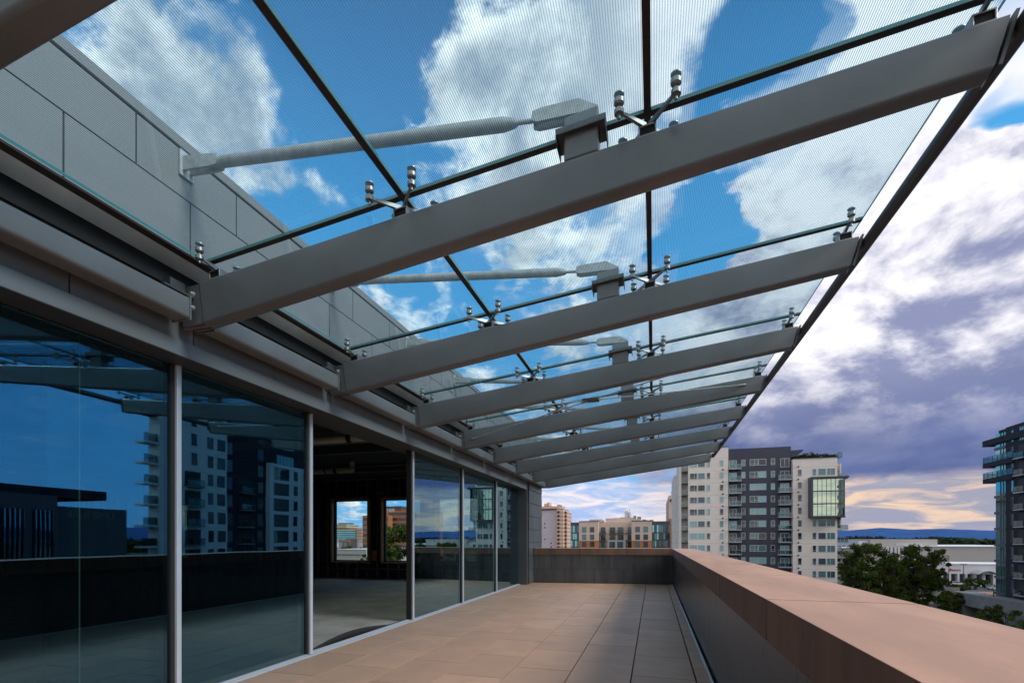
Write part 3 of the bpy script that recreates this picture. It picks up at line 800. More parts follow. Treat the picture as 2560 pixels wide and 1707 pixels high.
_wc = {}
def window(parent, cx, cz, w_, h_, Yf, style=0, bars=(), sash=True, frame=FRAMEW, axis='y', name='window'):
    """one window: frame (part) and pane (sub-part). axis 'y' looks towards -Y on plane Yf; axis 'x' looks towards -X on plane Xf"""
    key = (round(w_, 2), round(h_, 2), style, tuple(bars), sash, frame.name, axis)
    if key not in _wc:
        fr, pn = MB(), MB(); t = .09; hw, hh = w_ / 2, h_ / 2
        def bx(b, a0, a1, z0, z1, d0, d1):
            if axis == 'y': b.box(a0, a1, -d1, -d0, z0, z1)
            else: b.box(-d1, -d0, a0, a1, z0, z1)
        bx(fr, -hw, -hw + t, -hh, hh, -.02, .06); bx(fr, hw - t, hw, -hh, hh, -.02, .06)
        bx(fr, -hw + t, hw - t, -hh, -hh + t, -.02, .06); bx(fr, -hw + t, hw - t, hh - t, hh, -.02, .06)
        for k in bars: bx(fr, -hw + k * w_ - .04, -hw + k * w_ + .04, -hh + t, hh - t, -.02, .055)
        bx(pn, -hw + t, hw - t, -hh + t, hh - t, .004, .02)
        if sash: bx(fr, -hw + t, hw - t, -hh * .38 - .03, -hh * .38 + .03, -.02, .05)
        pm = style if not isinstance(style, int) else PANES[style]
        _wc[key] = (fr.mesh(name, frame), pn.mesh('pane', pm))
    a, b = _wc[key]
    wl = (cx, Yf, cz) if axis == 'y' else (Yf, cx, cz)
    o = inst(name, a, wl, parent); inst('pane', b, wl, o); return o
_bc = {}
def balcony(parent, cx, zf, w_, dep, Yf, axis='y', glass=True, slabm=None, rail=RAIL, h_=1.07, name='balcony'):
    key = (round(w_, 2), round(dep, 2), axis, glass, rail.name, slabm.name if slabm else '')
    if key not in _bc:
        sl, rl, gl = MB(), MB(), MB(); hw = w_ / 2
        def bx(b, a0, a1, d0, d1, z0, z1):
            if axis == 'y': b.box(a0, a1, -d1, -d0, z0, z1)
            else: b.box(-d1, -d0, a0, a1, z0, z1)
        bx(sl, -hw, hw, -.05, dep, -.2, 0)
        n = max(2, int(w_ / 1.1))
        for k in range(n + 1):
            p = -hw + .03 + (w_ - .06) * k / n; bx(rl, p - .025, p + .025, dep - .07, dep - .02, .001, h_)
        bx(rl, -hw + .055, hw - .055, dep - .066, dep - .022, h_ - .06, h_ - .005); bx(rl, -hw + .055, hw - .055, dep - .066, dep - .022, .08, .12)
        for sgn in (-1, 1):
            q = sgn * (hw - .03); bx(rl, q - .02, q + .02, 0, dep - .071, h_ - .05, h_); bx(rl, q - .02, q + .02, 0, dep - .071, .08, .12)
        if glass: bx(gl, -hw + .06, hw - .06, dep - .05, dep - .035, .125, h_ - .065)
        else:
            k = -hw + .15
            while k < hw - .1: bx(rl, k - .012, k + .012, dep - .055, dep - .03, .121, h_ - .061); k += .16
        _bc[key] = (sl.mesh(name, slabm or CONCG), rl.mesh('railing', rail), gl.mesh('rail_glass', BALG) if glass else None)
    a, b, g = _bc[key]; wl = (cx, Yf, zf) if axis == 'y' else (Yf, cx, zf)
    o = inst(name, a, wl, parent); inst('railing', b, wl, o)
    if g: inst('rail_glass', g, wl, o)
    return o
rs = random.Random(11)
def sty(): return rs.choices([0, 1, 2, 3], [3, 3, 5, 3])[0]

# ------------------------------------------------------------------ main apartment tower, front on Y = 135
YT = 135.0
def tx(zx, Y=YT): return onY(1640 + .2424 * zx, 1250, Y).x
tw = thing('apartment_tower', ((tx(332) + tx(1866)) / 2, YT + 10, GZ), 'tall apartment tower of pale and charcoal sections with a glazed corner box', 'apartment tower')
XL, X1, X2, X3 = tx(332), tx(746), tx(1408), tx(1866)
MB().box(XL, X1, YT, YT + 24, GZ, 24.75).build('pale_wall', TWHITE, tw)
MB().box(X1 + .002, X2 - .12, YT + 1.0, YT + 26, GZ, 24.3).build('charcoal_wall', TDARK, tw)
o = MB().box(X2, X3, YT - .3, YT + 22, GZ, 20.9); o.box(X2 + 10.5, X3 + 1.15, YT + .8, YT + 18, 4, 19.6); o.build('pale_wall', TWHITE, tw)
MB().prism([(X2 - .1, 23.3), (X2 - .1, 21.6), (X2 + .9, 21.7), (X2 + 2.6, 23.0), (X2 + 2.6, 23.4)], 'y', YT + 1.2, YT + 14).build('roof_canopy', TDARK, tw)
MB().box(X2 + .1, X3 + .15, YT - .42, YT + 22, 20.9, 21.05).box(XL - .1, X1 + .1, YT - .12, YT + 24, 24.75, 24.9).build('parapet_cap', FRAMED, tw)
# left flank: recessed balcony bay, pale fin, set-back wing
xf0, xf1, xr0 = tx(236, YT + 1.2), tx(262, YT + 1.2), tx(186, YT + 14)
MB().box(xf1, XL - .002, YT + 3.2, YT + 22, GZ, 22.6).build('flank_wall', TWHITE, tw)
MB().box(xf0, xf1 - .01, YT + 1.2, YT + 13.9, GZ, 22.8).build('flank_fin', TWHITE, tw)
MB().box(xr0, xf1 - .5, YT + 14, YT + 34, GZ, 19.6).build('rear_wing', TWHITE, tw)
for k in range(-2, 7):
    zf = .55 + 3.1 * k
    balcony(tw, (xf1 + XL) / 2, zf, XL - xf1 - .1, 1.9, YT + 3.2, slabm=CONCG)
    balcony(tw, xr0 + 1.6, zf - 1.2, 1.3, .9, YT + 14) if k < 6 else None
def zc(k): return 2.04 + 3.1 * k
def xw(a, b): return (tx(a) + tx(b)) / 2, abs(tx(b) - tx(a))
for k in range(-1, 7):
    c, ww_ = xw(348, 424); window(tw, c, zc(k), ww_, 1.6, YT, sty(), bars=(.62,))
    c, ww_ = xw(431, 505); window(tw, c, zc(k), ww_, 1.6, YT, sty(), sash=False)
    c, ww_ = xw(523, 560); window(tw, c, zc(k), ww_, 1.6, YT, sty())
    c, ww_ = xw(657, 696); window(tw, c, zc(k), ww_, 1.6, YT, sty())
for k in range(-2, 7):
    Yd = YT + 1.0
    f = lambda a, b: ((tx(a, Yd) + tx(b, Yd)) / 2, abs(tx(b, Yd) - tx(a, Yd)))
    for a, b_, bars, s_ in ((880, 921, (), True), (966, 1053, (.6,), True), (1056, 1137, (), False), (1184, 1227, (), True)):
        c, ww_ = f(a, b_); window(tw, c, zc(k), ww_, 1.62, Yd, sty(), bars, s_)
    zf = .55 + 3.1 * k
    for a, b_ in ((752, 832), (1280, 1374)):
        c, ww_ = f(a, b_); window(tw, c, zf + 1.12, ww_, 2.2, Yd, rs.choice([0, 3, 1, 2]), (.5,), False, name='balcony_door')
    c, ww_ = f(748, 873); balcony(tw, c, zf, ww_, 1.5, Yd, slabm=RAIL)
    if k < 6: c, ww_ = f(1252, 1392); balcony(tw, c, zf, ww_, 1.35, Yd, slabm=RAIL)
Yr = YT - .3
for k in range(-4, 6):
    f = lambda a, b: ((tx(a, Yr) + tx(b, Yr)) / 2, abs(tx(b, Yr) - tx(a, Yr)))
    c, ww_ = f(1461, 1504); window(tw, c, zc(k), ww_, 1.65, Yr, sty())
    if k in (2, 3, 4): continue
    for a, b_, bars, s_ in ((1613, 1654, (), True), (1671, 1753, (), False), (1762, 1849, (.42,), False)):
        c, ww_ = f(a, b_); window(tw, c, zc(k), ww_, 1.65, Yr, rs.choice([0, 1, 3, 1]), bars, s_)
for k in range(-4, 6):
    for q in ((688, YT, 24), (1467, Yr, 20)):
        x = tx(q[0], q[1]); MB().box(x - .18, x + .18, q[1] - .1, q[1] + .02, zc(k) + 1.28, zc(k) + 1.6).build('vent', BLACKV, tw)
# glazed corner box: three storeys of seven panes
bx0, bx1 = tx(1597, YT - 2.5), tx(1948, YT - 2.5)
zb0, zb1 = zc(2) - 1.78, zc(4) + 1.72
fr = MB(); yb0, yb1 = YT - 2.5, YT + 8
fr.box(bx0, bx0 + .5, yb0, YT - .302, zb0 + .35, zb1 - .35)
fr.box(bx0, bx1 + .05, yb0, YT - .302, zb0, zb0 + .349); fr.box(bx0, bx1 + .9, yb0 - .1, YT - .302, zb1 - .349, zb1)
fr.box(X3 + .01, bx1 + .9, YT - .30, yb1, zb0, zb0 + .25); fr.box(X3 + .01, bx1 + .9, YT - .30, yb1, zb1 - .25, zb1)
bay = fr.build('corner_box', FRAMED, tw)
span = bx1 - bx0 - .5
for j in range(3):
    z0 = zb0 + .36 + j * (zb1 - zb0 - .7) / 3; z1 = z0 + (zb1 - zb0 - .7) / 3 - .28
    MB().box(bx0 + .51, bx1, yb0 + .02, yb0 + .12, z1, z1 + .275).build('spandrel', FRAMED, bay)
    for i in range(7):
        a, b_ = bx0 + .5 + span * i / 7, bx0 + .5 + span * (i + 1) / 7
        MB().box(a + .04, b_ - .04, yb0 + .10, yb0 + .13, z0, z1).build('pane', PMIR, bay)
        MB().box(b_ - .04, b_ + .04, yb0 + .03, yb0 + .15, z0, z1).build('bay_mullion', FRAMED, bay)
MB().box(bx1 - .2, bx1 - .1, yb0 + .2, yb1, zb0 + .4, zb1 - .4).build('side_glazing', PMIRT, tw)
for k in range(-4, 6):
    if k in (2, 3, 4): continue
    g = MB(); g.box(X3 + .02, X3 + 2.6, YT + .6, YT + 6, .35 + 3.1 * k, .55 + 3.1 * k); b_ = g.build('balcony', CONCG, tw)
    r_ = MB()
    for x in (X3 + .9, X3 + 1.7, X3 + 2.52): r_.box(x, x + .06, YT + .62, YT + .68, .551 + 3.1 * k, 1.6 + 3.1 * k)
    r_.box(X3 + .1, X3 + 2.58, YT + .62, YT + .68, 1.601 + 3.1 * k, 1.66 + 3.1 * k); r_.build('railing', RAIL, b_)
    MB().box(X3 + .2, X3 + 2.5, YT + .64, YT + .655, .62 + 3.1 * k, 1.6 + 3.1 * k).build('rail_glass', BALG, b_)
MB().box(X3 + .3, X3 + 1.1, YT - .2, YT + 3, 20.95, 22.2).build('roof_screen', BALG, tw)

# ------------------------------------------------------------------ dark tower at the right, long face on X = 66
XT = 66.0
rt = thing('apartment_tower', (XT + 12, 90, GZ), 'near dark tower at the right edge with glazed corner and jutting balconies', 'apartment tower')
YC = 121.5
MB().box(XT, XT + 24, 99, YC - 3.1, GZ, 23).build('dark_wall', RDARK, rt)
MB().box(XT + .6, XT + 24, YC - 3.09, YC, GZ, 23.0).build('dark_wall', RDARK, rt)
MB().box(XT - .4, XT + 24, 80, 98.99, GZ, 16.5).build('pale_wall', RPALE, rt)
MB().box(XT + 1.2, XT + 24, 80, 98.98, 16.51, 23).build('dark_wall', RDARK, rt)
MB().box(XT + 5.61, XT + 24, 74.6, 79.98, GZ, 22.8).box(XT + .5, XT + 5.6, 71.5, 79.99, GZ, 23).box(XT + .5, XT + 5.6, 70, 71.49, GZ, 23).build('dark_wall', RDARK, rt)
MB().box(XT - .2, XT + 2.0, 57.5, 69.99, GZ, 23).box(XT + 2.01, XT + 5.6, 61.2, 69.99, GZ, 22.9).build('pale_wall', RPALE, rt)
MB().box(XT - .4, XT + 10, YC - 9, YC + 3.2, 20.3, 21.5).build('roof_slab', RDARK, rt)
MB().box(XT + .1, XT + 2, 55.2, 57.49, 20.3, 21.3).build('roof_slab', RDARK, rt)
for k in range(-5, 7):
    z0 = .2 + 3.2 * k
    g = MB(); g.box(XT - .06, XT + .59, YC - 3.07, YC + .2, z0 - .35, z0 + .15); g.build('floor_band', FRAMED, rt)
    for a, b_ in ((YC - 3.0, YC - 2.35), (YC - 2.25, YC - 1.55), (YC - 1.45, YC - .02)):
        MB().box(XT + .1, XT + .14, a, b_, z0 + .16, z0 + 2.84).build('pane', PMIRT if k < 4 else PMIR, rt)
    m_ = MB(); 
    for y in (YC - 3.05, YC - 2.3, YC - 1.5): m_.box(XT + .03, XT + .2, y - .09, y + .09, z0 + .16, z0 + 2.84)
    m_.box(XT + .06, XT + .19, YC - 3.0, YC - .02, z0 + .7, z0 + .76); m_.build('corner_mullion', FRAMED, rt)
    window(rt, YC - 5.0, z0 + 1.6, .75, 2.3, XT, rs.choice([3, 0, PMIRT]), (), False, FRAMED, 'x')
    if k < 6:
        MB().box(XT - .02, XT + .005, YC - 9.2, YC - 6.6, z0 + .3, z0 + 2.8).build('balcony_recess', BLACKV, rt)
        balcony(rt, YC - 7.9, z0 + .25, 2.6, .9, XT, axis='x', rail=FRAMED, slabm=RAIL)
    else: window(rt, YC - 7.8, z0 + 1.6, 1.9, 2.6, XT, 2, (.4, .7), False, FRAMED, 'x')
    for y, w_ in ((YC - 12, 1.6), (YC - 15.5, 1.2), (YC - 19, 1.8)): window(rt, y, z0 + 1.6, w_, 2.1, XT, sty(), (.5,), False, FRAMED, 'x')
    # sections reflected in the glazing
    for y, w_ in ((59.3, 1.0), (66.6, 1.1), (68.8, 1.6)): window(rt, y, z0 + 1.6, w_, 2.0, XT - .2, rs.choice([0, 3]), (), False, FRAMED, 'x')
    if k < 4:
        MB().box(XT - .23, XT - .19, 61.8, 64.6, z0 + .2, z0 + 2.7).build('balcony_recess', BLACKV, rt)
        balcony(rt, 63.2, z0 + .2, 3.0, .9, XT - .2, axis='x', rail=FRAMED)
    else: window(rt, 63.5, z0 + 1.6, 1.0, 2.0, XT - .2, 0, (), False, FRAMED, 'x')
    for y in (71.2, 78.6): window(rt, y, z0 + 1.6, 1.3, 2.2, XT + .5, rs.choice([1, 3]), (.5,), False, FRAMED, 'x')
    if k < 4:
        MB().box(XT + .47, XT + .51, 73.2, 76.4, z0 + .2, z0 + 2.7).build('balcony_recess', BLACKV, rt)
        balcony(rt, 74.8, z0 + .2, 3.3, .9, XT + .5, axis='x', rail=FRAMED)
    if z0 < 14:
        window(rt, 83.2, z0 + 1.6, 4.2, 2.5, XT - .4, rs.choice([3, PMIRT]), (.25, .5, .75), False, FRAMED, 'x')
        for y in (87.2, 90.2, 94.0): window(rt, y, z0 + 1.6, 1.1, 2.0, XT - .4, rs.choice([0, 3]), (), False, FRAMED, 'x')
    else: window(rt, 86, z0 + 1.6, 5.0, 2.0, XT + 1.2, 2, (.2, .4, .6, .8), False, FRAMED, 'x')
def jut(y0, y1, x0, x1, z0, th=.95, mt=RDARK):
    b = MB(); b.box(x0, x1, y0, y1, z0 - th, z0); o = b.build('balcony', mt, rt)
    r_ = MB(); g = MB(); n = 6
    for k in range(n + 1):
        y = y0 + .06 + (y1 - y0 - .12) * k / n; r_.box(x0 + .03, x0 + .1, y - .035, y + .035, z0 + .001, z0 + 1.15)
    r_.box(x0 + .04, x0 + .09, y0 + .1, y1 - .1, z0 + 1.151, z0 + 1.21)
    for x in np.linspace(x0 + .3, x1 - .3, 5): r_.box(x - .035, x + .035, y1 - .1, y1 - .03, z0 + .001, z0 + 1.15)
    r_.build('railing', FRAMED, o)
    g.box(x0 + .055, x0 + .075, y0 + .1, y1 - .1, z0 + .1, z0 + 1.12); g.box(x0 + .12, x1, y1 - .08, y1 - .06, z0 + .1, z0 + 1.12); g.build('rail_glass', BALG, o)
for k in (4, 5):
    jut(YC - 5.6, YC + 3.1, XT - .4, XT + 9, .2 + 3.2 * k + .65)
for k in (5, 4, 3, 2, 1, 0, -1): jut(55.4, 57.48, XT + .1, XT + 2, .2 + 3.2 * k + .1, .3, RPALE)
MB().box(XT - .3, XT - .02, YC - 9.9, YC - 9.55, 20.6, 21.2).build('wall_light', SIGNW, rt)
# podium in front of the tower
pd = thing('podium_block', (XT, 110, GZ), 'low grey concrete block with a recessed gateway beside the dark tower', 'podium')
ypod = 128.6
for bx_ in ((62.5, 65.9, 124.5, ypod, GZ, -10), (62.5, 65.9, 60, 116.5, GZ, -10), (62.5, 65.9, 116.5, 124.5, -12.4, -10), (63.6, 66, 116.5, 124.5, GZ, -12.4)):
    pass
b = MB(); b.box(62.5, 66.5, 125.2, ypod, GZ, -10); b.box(62.5, 65.9, 60, 118.5, GZ, -10); b.box(62.5, 65.9, 118.5, 125.2, -12.6, -10); b.build('concrete_wall', CONCG, pd)
b = MB()
for y in np.arange(119.2, 122.4, .55): b.box(63.5, 63.7, y, y + .1, GZ, -12.6)
b.box(63.5, 63.7, 119.0, 122.4, -12.75, -12.601); b.build('gate', RAILD, pd)
MB().box(65.2, 65.8, 118.5, 125.2, GZ, -12.61).build('gate_backing', BLACKV, pd)
MB().box(66.51, 88, 121.6, 131, -10.6, -10.2).build('roof_deck', mat('roof_tan', (.40, .20, .12), .9), pd)
MB().box(62.35, 62.5, 103, 112, GZ, -12.2).build('garage_door', mat('door_grey', (.13, .13, .14), .8), pd)  # door panel in one even dark grey
MB().box(62.2, 62.499, 98, 100.5, -11.6, -11.2).build('wall_sign', mat('teal_sign', (.03, .14, .15), .5), pd)

# ------------------------------------------------------------------ mid-rise block
YM = 200.0
def mx_(zx, Y=YM): return onY(1300 + .17 * zx, 1300, Y).x
def mz(zy, zx=1200, Y=YM): return onY(1300 + .17 * zx, 1220 + .17 * zy, Y).z
mr = thing('apartment_block', (mx_(1400), YM + 8, GZ), 'mid-rise cream and orange brick apartment block with glazed ends beyond the terrace', 'apartment block')
zt_ = mz(488); zbk = mz(770)
for a, b_, y in ((868, 1150, 0), (1640, 1940, 0)):
    MB().box(mx_(a), mx_(b_), YM + y, YM + 20, zbk, zt_).build('cream_wall', CREAM, mr)
    MB().box(mx_(a) + .01, mx_(b_) - .01, YM + y + .05, YM + 20, GZ, zbk - .01).build('brick_wall', BRICKO, mr)
MB().box(mx_(1150) + .01, mx_(1640) - .01, YM + 3, YM + 20, GZ, mz(497)).build('cream_wall', CREAM, mr)
MB().box(mx_(1285), mx_(1550), YM + 1.2, YM + 2.99, GZ, mz(762)).build('grey_bay', mat('grey_bay', (.36, .33, .34), .8), mr)
for a, b_, t_ in ((742, 866, 497), (1942, 2205, 492)):
    MB().box(mx_(a), mx_(b_), YM + .5, YM + 18, GZ, mz(t_)).build('glazed_end', FRAMED, mr)
    n = 4 if a < 1000 else 8
    for zy0, zy1 in ((548, 648), (664, 752), (770, 860), (875, 965)):
        for i in range(n):
            x0 = mx_(a) + (mx_(b_) - mx_(a)) * i / n; x1 = mx_(a) + (mx_(b_) - mx_(a)) * (i + 1) / n
            MB().box(x0 + .12, x1 - .08, YM + .40, YM + .49, mz(zy1), mz(zy0)).build('pane', rs.choice([PMIRT, PANES[1], PANES[3], PANES[0]]), mr)
MB().box(mx_(742), mx_(868), YM + .3, YM + 18, mz(545), mz(497)).build('end_parapet', FRAMED, mr)
for zy in (608, 717, 822, 930):
    for zx in (945, 1060, 1730, 1850):
        window(mr, mx_(zx), mz(zy), 1.75, 2.15, YM, rs.choice([0, 3, 1]), (.5,), False, FRAMED)
    for zx, w_ in ((1222, 1.9), (1360, 2.3), (1478, 2.3), (1612, 1.6)):
        window(mr, mx_(zx, YM + 3), mz(zy + 10), w_, 2.6, YM + 3 if zy < 800 else YM + (1.2 if zx in (1360, 1478) else 3), rs.choice([0, 3, 1]), (.5,), False, FRAMED, name='balcony_door')
        balcony(mr, mx_(zx, YM + 3), mz(zy + 48), 2.9, 1.4, YM + 3, rail=RAILD, glass=False, slabm=FRAMED)
for a, b_, z1, z0 in ((995, 1195, 450, 489), (1240, 1370, 436, 496), (1370, 1640, 432, 496), (1640, 1770, 448, 488)):
    MB().box(mx_(a), mx_(b_) - .05, YM + 5, YM + 14, mz(z0), mz(z1)).build('roof_box', CREAM, mr)
for a, z1 in ((1450, 418), (1500, 424), (1560, 415), (1600, 425), (1655, 395), (1715, 412), (1790, 452), (1830, 462), (1900, 460)):
    MB().box(mx_(a), mx_(a) + rs.uniform(.7, 1.8), YM + 9, YM + 11, mz(490), mz(z1)).build('roof_vent', CONCD, mr)
MB().box(mx_(868) - .1, mx_(1150) + .1, YM - .15, YM + 20, zt_, zt_ + .25).box(mx_(1640) - .1, mx_(1940) + .1, YM - .15, YM + 20, zt_, zt_ + .25).build('parapet_cap', FRAMED, mr)

# pink tower
YPK = 380.0
def kx(zx, Y=YPK): return onY(1300 + .17 * zx, 1300, Y).x
def kz(zy, zx=450, Y=YPK): return onY(1300 + .17 * zx, 1220 + .17 * zy, Y).z
pk = thing('apartment_tower', (kx(450), YPK + 15, GZ), 'distant pink apartment tower, lavender for shade and salmon for sun, beside the shingled pier', 'apartment tower')
MB().box(kx(180), kx(545), YPK, YPK + 26, GZ, kz(318)).build('lavender_shade_wall', PINK, pk)  # front wall: its shade is held in the lavender
MB().box(kx(545) + .01, kx(640), YPK - 1.2, YPK + 26, GZ, kz(300)).build('salmon_sunlit_wall', SALM, pk)  # right side: low sun painted in as warmer salmon
MB().box(kx(640) + .01, kx(680), YPK + 4, YPK + 26, GZ, kz(345)).build('salmon_sunlit_wall', SALM, pk)
MB().box(kx(180), kx(560), YPK - .8, YPK + 27, kz(318), kz(300)).build('roof_band', mat('dark_brown', (.07, .05, .045), .8), pk)
MB().box(kx(180), kx(575), YPK + 2, YPK + 22, kz(299), kz(262)).build('roof_storey', SALM, pk)
for a, b_, z1 in ((335, 385, 215), (380, 412, 200), (530, 575, 238), (610, 632, 265)):
    MB().box(kx(a), kx(b_), YPK + 5, YPK + 14, kz(270), kz(z1)).build('roof_box', SALM, pk)
for i in range(11):
    zy = 350 + i * 57
    for zx in (365, 458):
        window(pk, kx(zx), kz(zy), 1.3, 1.5, YPK, rs.choice([0, 2, 2]), (), False, SIGNW)
    MB().box(kx(555), kx(586), YPK - 1.3, YPK - 1.1, kz(zy + 22), kz(zy - 14)).build('loggia', BLACKV, pk)
    MB().box(kx(645), kx(668), YPK + 3.9, YPK + 4.1, kz(zy + 22), kz(zy - 14)).build('loggia', BLACKV, pk)
bs = thing('brick_house', (kx(700), YPK + 40, GZ), 'narrow brown brick building just right of the lavender tower', 'building')
MB().box(kx(690, YPK + 30), kx(722, YPK + 30), YPK + 30, YPK + 50, GZ, kz(620, 700, YPK + 30)).build('wall', BRICKO, bs)
for i in range(4): MB().box(kx(697, YPK + 30), kx(714, YPK + 30), YPK + 29.8, YPK + 30.1, kz(668 + 60 * i, 700, YPK + 30), kz(645 + 60 * i, 700, YPK + 30)).build('window', BLACKV, bs)
wt = thing('office_tower', (mx_(1590, 420), 430, GZ), 'hazy white twin-topped tower rising behind the cream block', 'tower')
MB().box(onY(1561.8, 1300, 420).x, onY(1570, 1300, 420).x, 420, 436, GZ, onY(1570, 1277, 420).z).build('wall', MALLB, wt)
MB().box(onY(1571, 1300, 420).x, onY(1576, 1300, 420).x, 420, 436, GZ, onY(1573, 1280, 420).z).build('wall', MALLB, wt)
MB().cyl((onY(1573.5, 1300, 420).x, 424, onY(1573, 1281, 420).z), (onY(1573.5, 1300, 420).x, 424, onY(1573, 1272, 420).z), .25, n=6).build('mast', RAIL, wt)
# tan tower and brick neighbour left of the main tower
YB2 = 235.0
tt = thing('apartment_tower', (onY(1676, 1300, YB2).x, YB2 + 10, GZ), 'slim tan tower over orange brick, squeezed left of the pale apartment tower', 'apartment tower')
def q2(u): return onY(u, 1300, YB2).x
def qz(v, u=1676): return onY(u, v, YB2).z
MB().box(q2(1668), q2(1678), YB2 + 2, YB2 + 22, GZ, qz(1250)).build('tan_wall', CREAM, tt)
MB().box(q2(1672), q2(1700), YB2, YB2 + 22, qz(1296), qz(1238)).build('tan_wall', CREAM, tt)
MB().box(q2(1674), q2(1700), YB2 - .5, YB2 + 22, GZ, qz(1296) - .01).build('brick_wall', BRICKO, tt)
MB().box(q2(1674), q2(1684), YB2 - .1, YB2 + .1, qz(1254), qz(1247)).build('roof_band', FRAMED, tt)
b = MB(); b.cyl((q2(1679), YB2 + 5, qz(1239)), (q2(1679), YB2 + 5, qz(1226)), .12, n=6); b.cyl((q2(1678), YB2 + 5, qz(1228)), (q2(1682), YB2 + 5, qz(1228)), .1, n=6); b.build('mast', RAIL, tt)
for i in range(5):
    z = qz(1312 + 13.5 * i); MB().box(q2(1680.5), q2(1684), YB2 - .62, YB2 - .48, z - 1.1, z + .7).build('window', BLACKV, tt)

# ------------------------------------------------------------------ shopping centre
ml = thing('department_store', (170, 300, GZ), 'wide windowless white department store behind the two trees', 'store')
YL = 285.0
def lx(u, Y=YL): return onY(u, 1350, Y).x
def lz(v, u=2350, Y=YL): return onY(u, v, Y).z
MB().box(lx(2145), lx(2640), YL, YL + 60, GZ, lz(1366)).build('wall', MALLW, ml)
MB().box(lx(2270), lx(2640), YL - .5, YL + 60.2, lz(1366), lz(1364)).build('roof_edge', SIGNW, ml)
MB().box(lx(2184), lx(2355), YL + 4, YL + 50, lz(1366), lz(1347.5)).build('upper_wall', MALLW, ml)
MB().box(lx(2158), lx(2183.8), YL + 6, YL + 50, lz(1366), lz(1352)).build('upper_wall', MALLB, ml)
for u in (2214, 2224, 2234, 2242, 2252, 2260): MB().box(lx(u), lx(u + 5), YL - 1.2, YL - .01, GZ, lz(1366.5)).build('pilaster', MALLB, ml)
for a, b_ in ((2239, 2271), (2274, 2306)): MB().box(lx(a, YL + 4), lx(b_, YL + 4), YL + 3.9, YL + 3.99, lz(1364, 2300, YL + 4), lz(1357, 2300, YL + 4)).build('blind_panel', mat('pale_panel', (.44, .425, .41), .9), ml)
def text(name, s_, loc, size, mt, parent, rot=(R(90), 0, 0), ext=.05):
    c_ = bpy.data.curves.new(name, 'FONT'); c_.body = s_; c_.size = size; c_.extrude = ext; c_.align_x = 'CENTER'; c_.materials.append(mt)
    tmp = bpy.data.objects.new(name, c_); COL.objects.link(tmp); dg = bpy.context.evaluated_depsgraph_get(); dg.update()
    me = bpy.data.meshes.new_from_object(tmp.evaluated_get(dg)); bpy.data.objects.remove(tmp); me.name = name
    if not me.materials: me.materials.append(mt)
    o = bpy.data.objects.new(name, me); COL.objects.link(o); place(o, loc, parent); o.rotation_euler = rot; return o
def star(cx, Y, cz, r, parent):
    b = MB(); pts = []
    for k in range(10):
        a = R(90 + 36 * k); q = r if k % 2 == 0 else r * .42; pts.append((cx + q * math.cos(a), cz + q * math.sin(a)))
    b.prism(pts, 'y', Y - .1, Y); return b.build('sign_star', SIGNR, parent)
text('sign_letters', "macy's", (lx(2208), YL - .05, lz(1381.5)), 1.5, SIGNK, ml); star(lx(2197.5), YL - .02, lz(1378.5), .95, ml)
pv_ = thing('store_pavilion', (150, 225, GZ), 'low white store entrance with square columns and a curved awning', 'store entrance')
YV = 225.0
def vx(u, Y=YV): return onY(u, 1400, Y).x
def vz(v, u=2420, Y=YV): return onY(u, v, Y).z
zt0, zt1 = vz(1410), vz(1434)
MB().box(vx(2330), vx(2560), YV, YV + 16, zt1, zt0).build('fascia', MALLB, pv_)
MB().box(vx(2330) - .3, vx(2560), YV - .3, YV + 16, zt0, zt0 + .3).build('roof', SIGNW, pv_)
MB().box(vx(2330), vx(2560), YV + 3, YV + 16, GZ, zt1 - .01).build('shop_front', mat('shop_glass_dark', (.03, .04, .05), .15, spec=.8), pv_)
for u in (2352, 2372, 2393, 2413, 2433, 2455, 2482, 2500): MB().box(vx(u), vx(u + (5 if u < 2420 else 8)), YV - .2, YV + 1.4, GZ, zt1 - .01).build('column', MALLB, pv_)
text('sign_letters', "macy's", (vx(2388), YV - .06, vz(1427)), 1.3, SIGNK, pv_); star(vx(2376), YV - .02, vz(1424), .75, pv_)
aw = []
for k in range(9): aw.append((vx(2424) + (vx(2476) - vx(2424)) * k / 8, vz(1431) + 1.3 * math.sin(math.pi * k / 8)))
MB().prism(list(reversed(aw + [(p[0], p[1] - .35) for p in reversed(aw)])), 'y', YV - 5, YV - .21).build('awning', GALV, pv_)
# parking garage behind the tower
gr = thing('parking_garage', (lx(2110, 240), 250, GZ), 'brown open-decked parking garage half hidden behind the left tree', 'parking garage')
gx0, gx1 = lx(2085, 240), lx(2146, 240)
for i, v in enumerate((1372, 1388, 1404, 1420, 1436, 1452)):
    z = onY(2120, v, 240).z; MB().box(gx0, gx1, 240, 290, z - 1.3, z).build('deck_slab', CONCD, gr)
for u in (2090, 2103, 2116, 2129, 2143): MB().box(lx(u, 240), lx(u, 240) + .6, 240.4, 241, GZ, onY(2120, 1373, 240).z - .01).build('column', CONCD, gr)
MB().box(gx0 + .2, gx1 - .2, 252, 252.4, GZ, onY(2120, 1378, 240).z).build('inner_wall', BLACKV, gr)
# retaining walls of the car park
for i, (u0, u1, v0, v1, Y, mt_, lb) in enumerate(((2290, 2400, 1466, 1500, 150, CONCD, 'long brown car park wall under the right tree'), (2320, 2392, 1508, 1560, 128, CONCG, 'pale kerb wall between the right tree and the grey podium'))):
    a, b_ = onY(u0, v0, Y), onY(u1, v0, Y)
    o = MB().box(a.x, b_.x, Y, Y + .6, GZ, a.z).build('retaining_wall', mt_); tag(o, lb, 'wall')

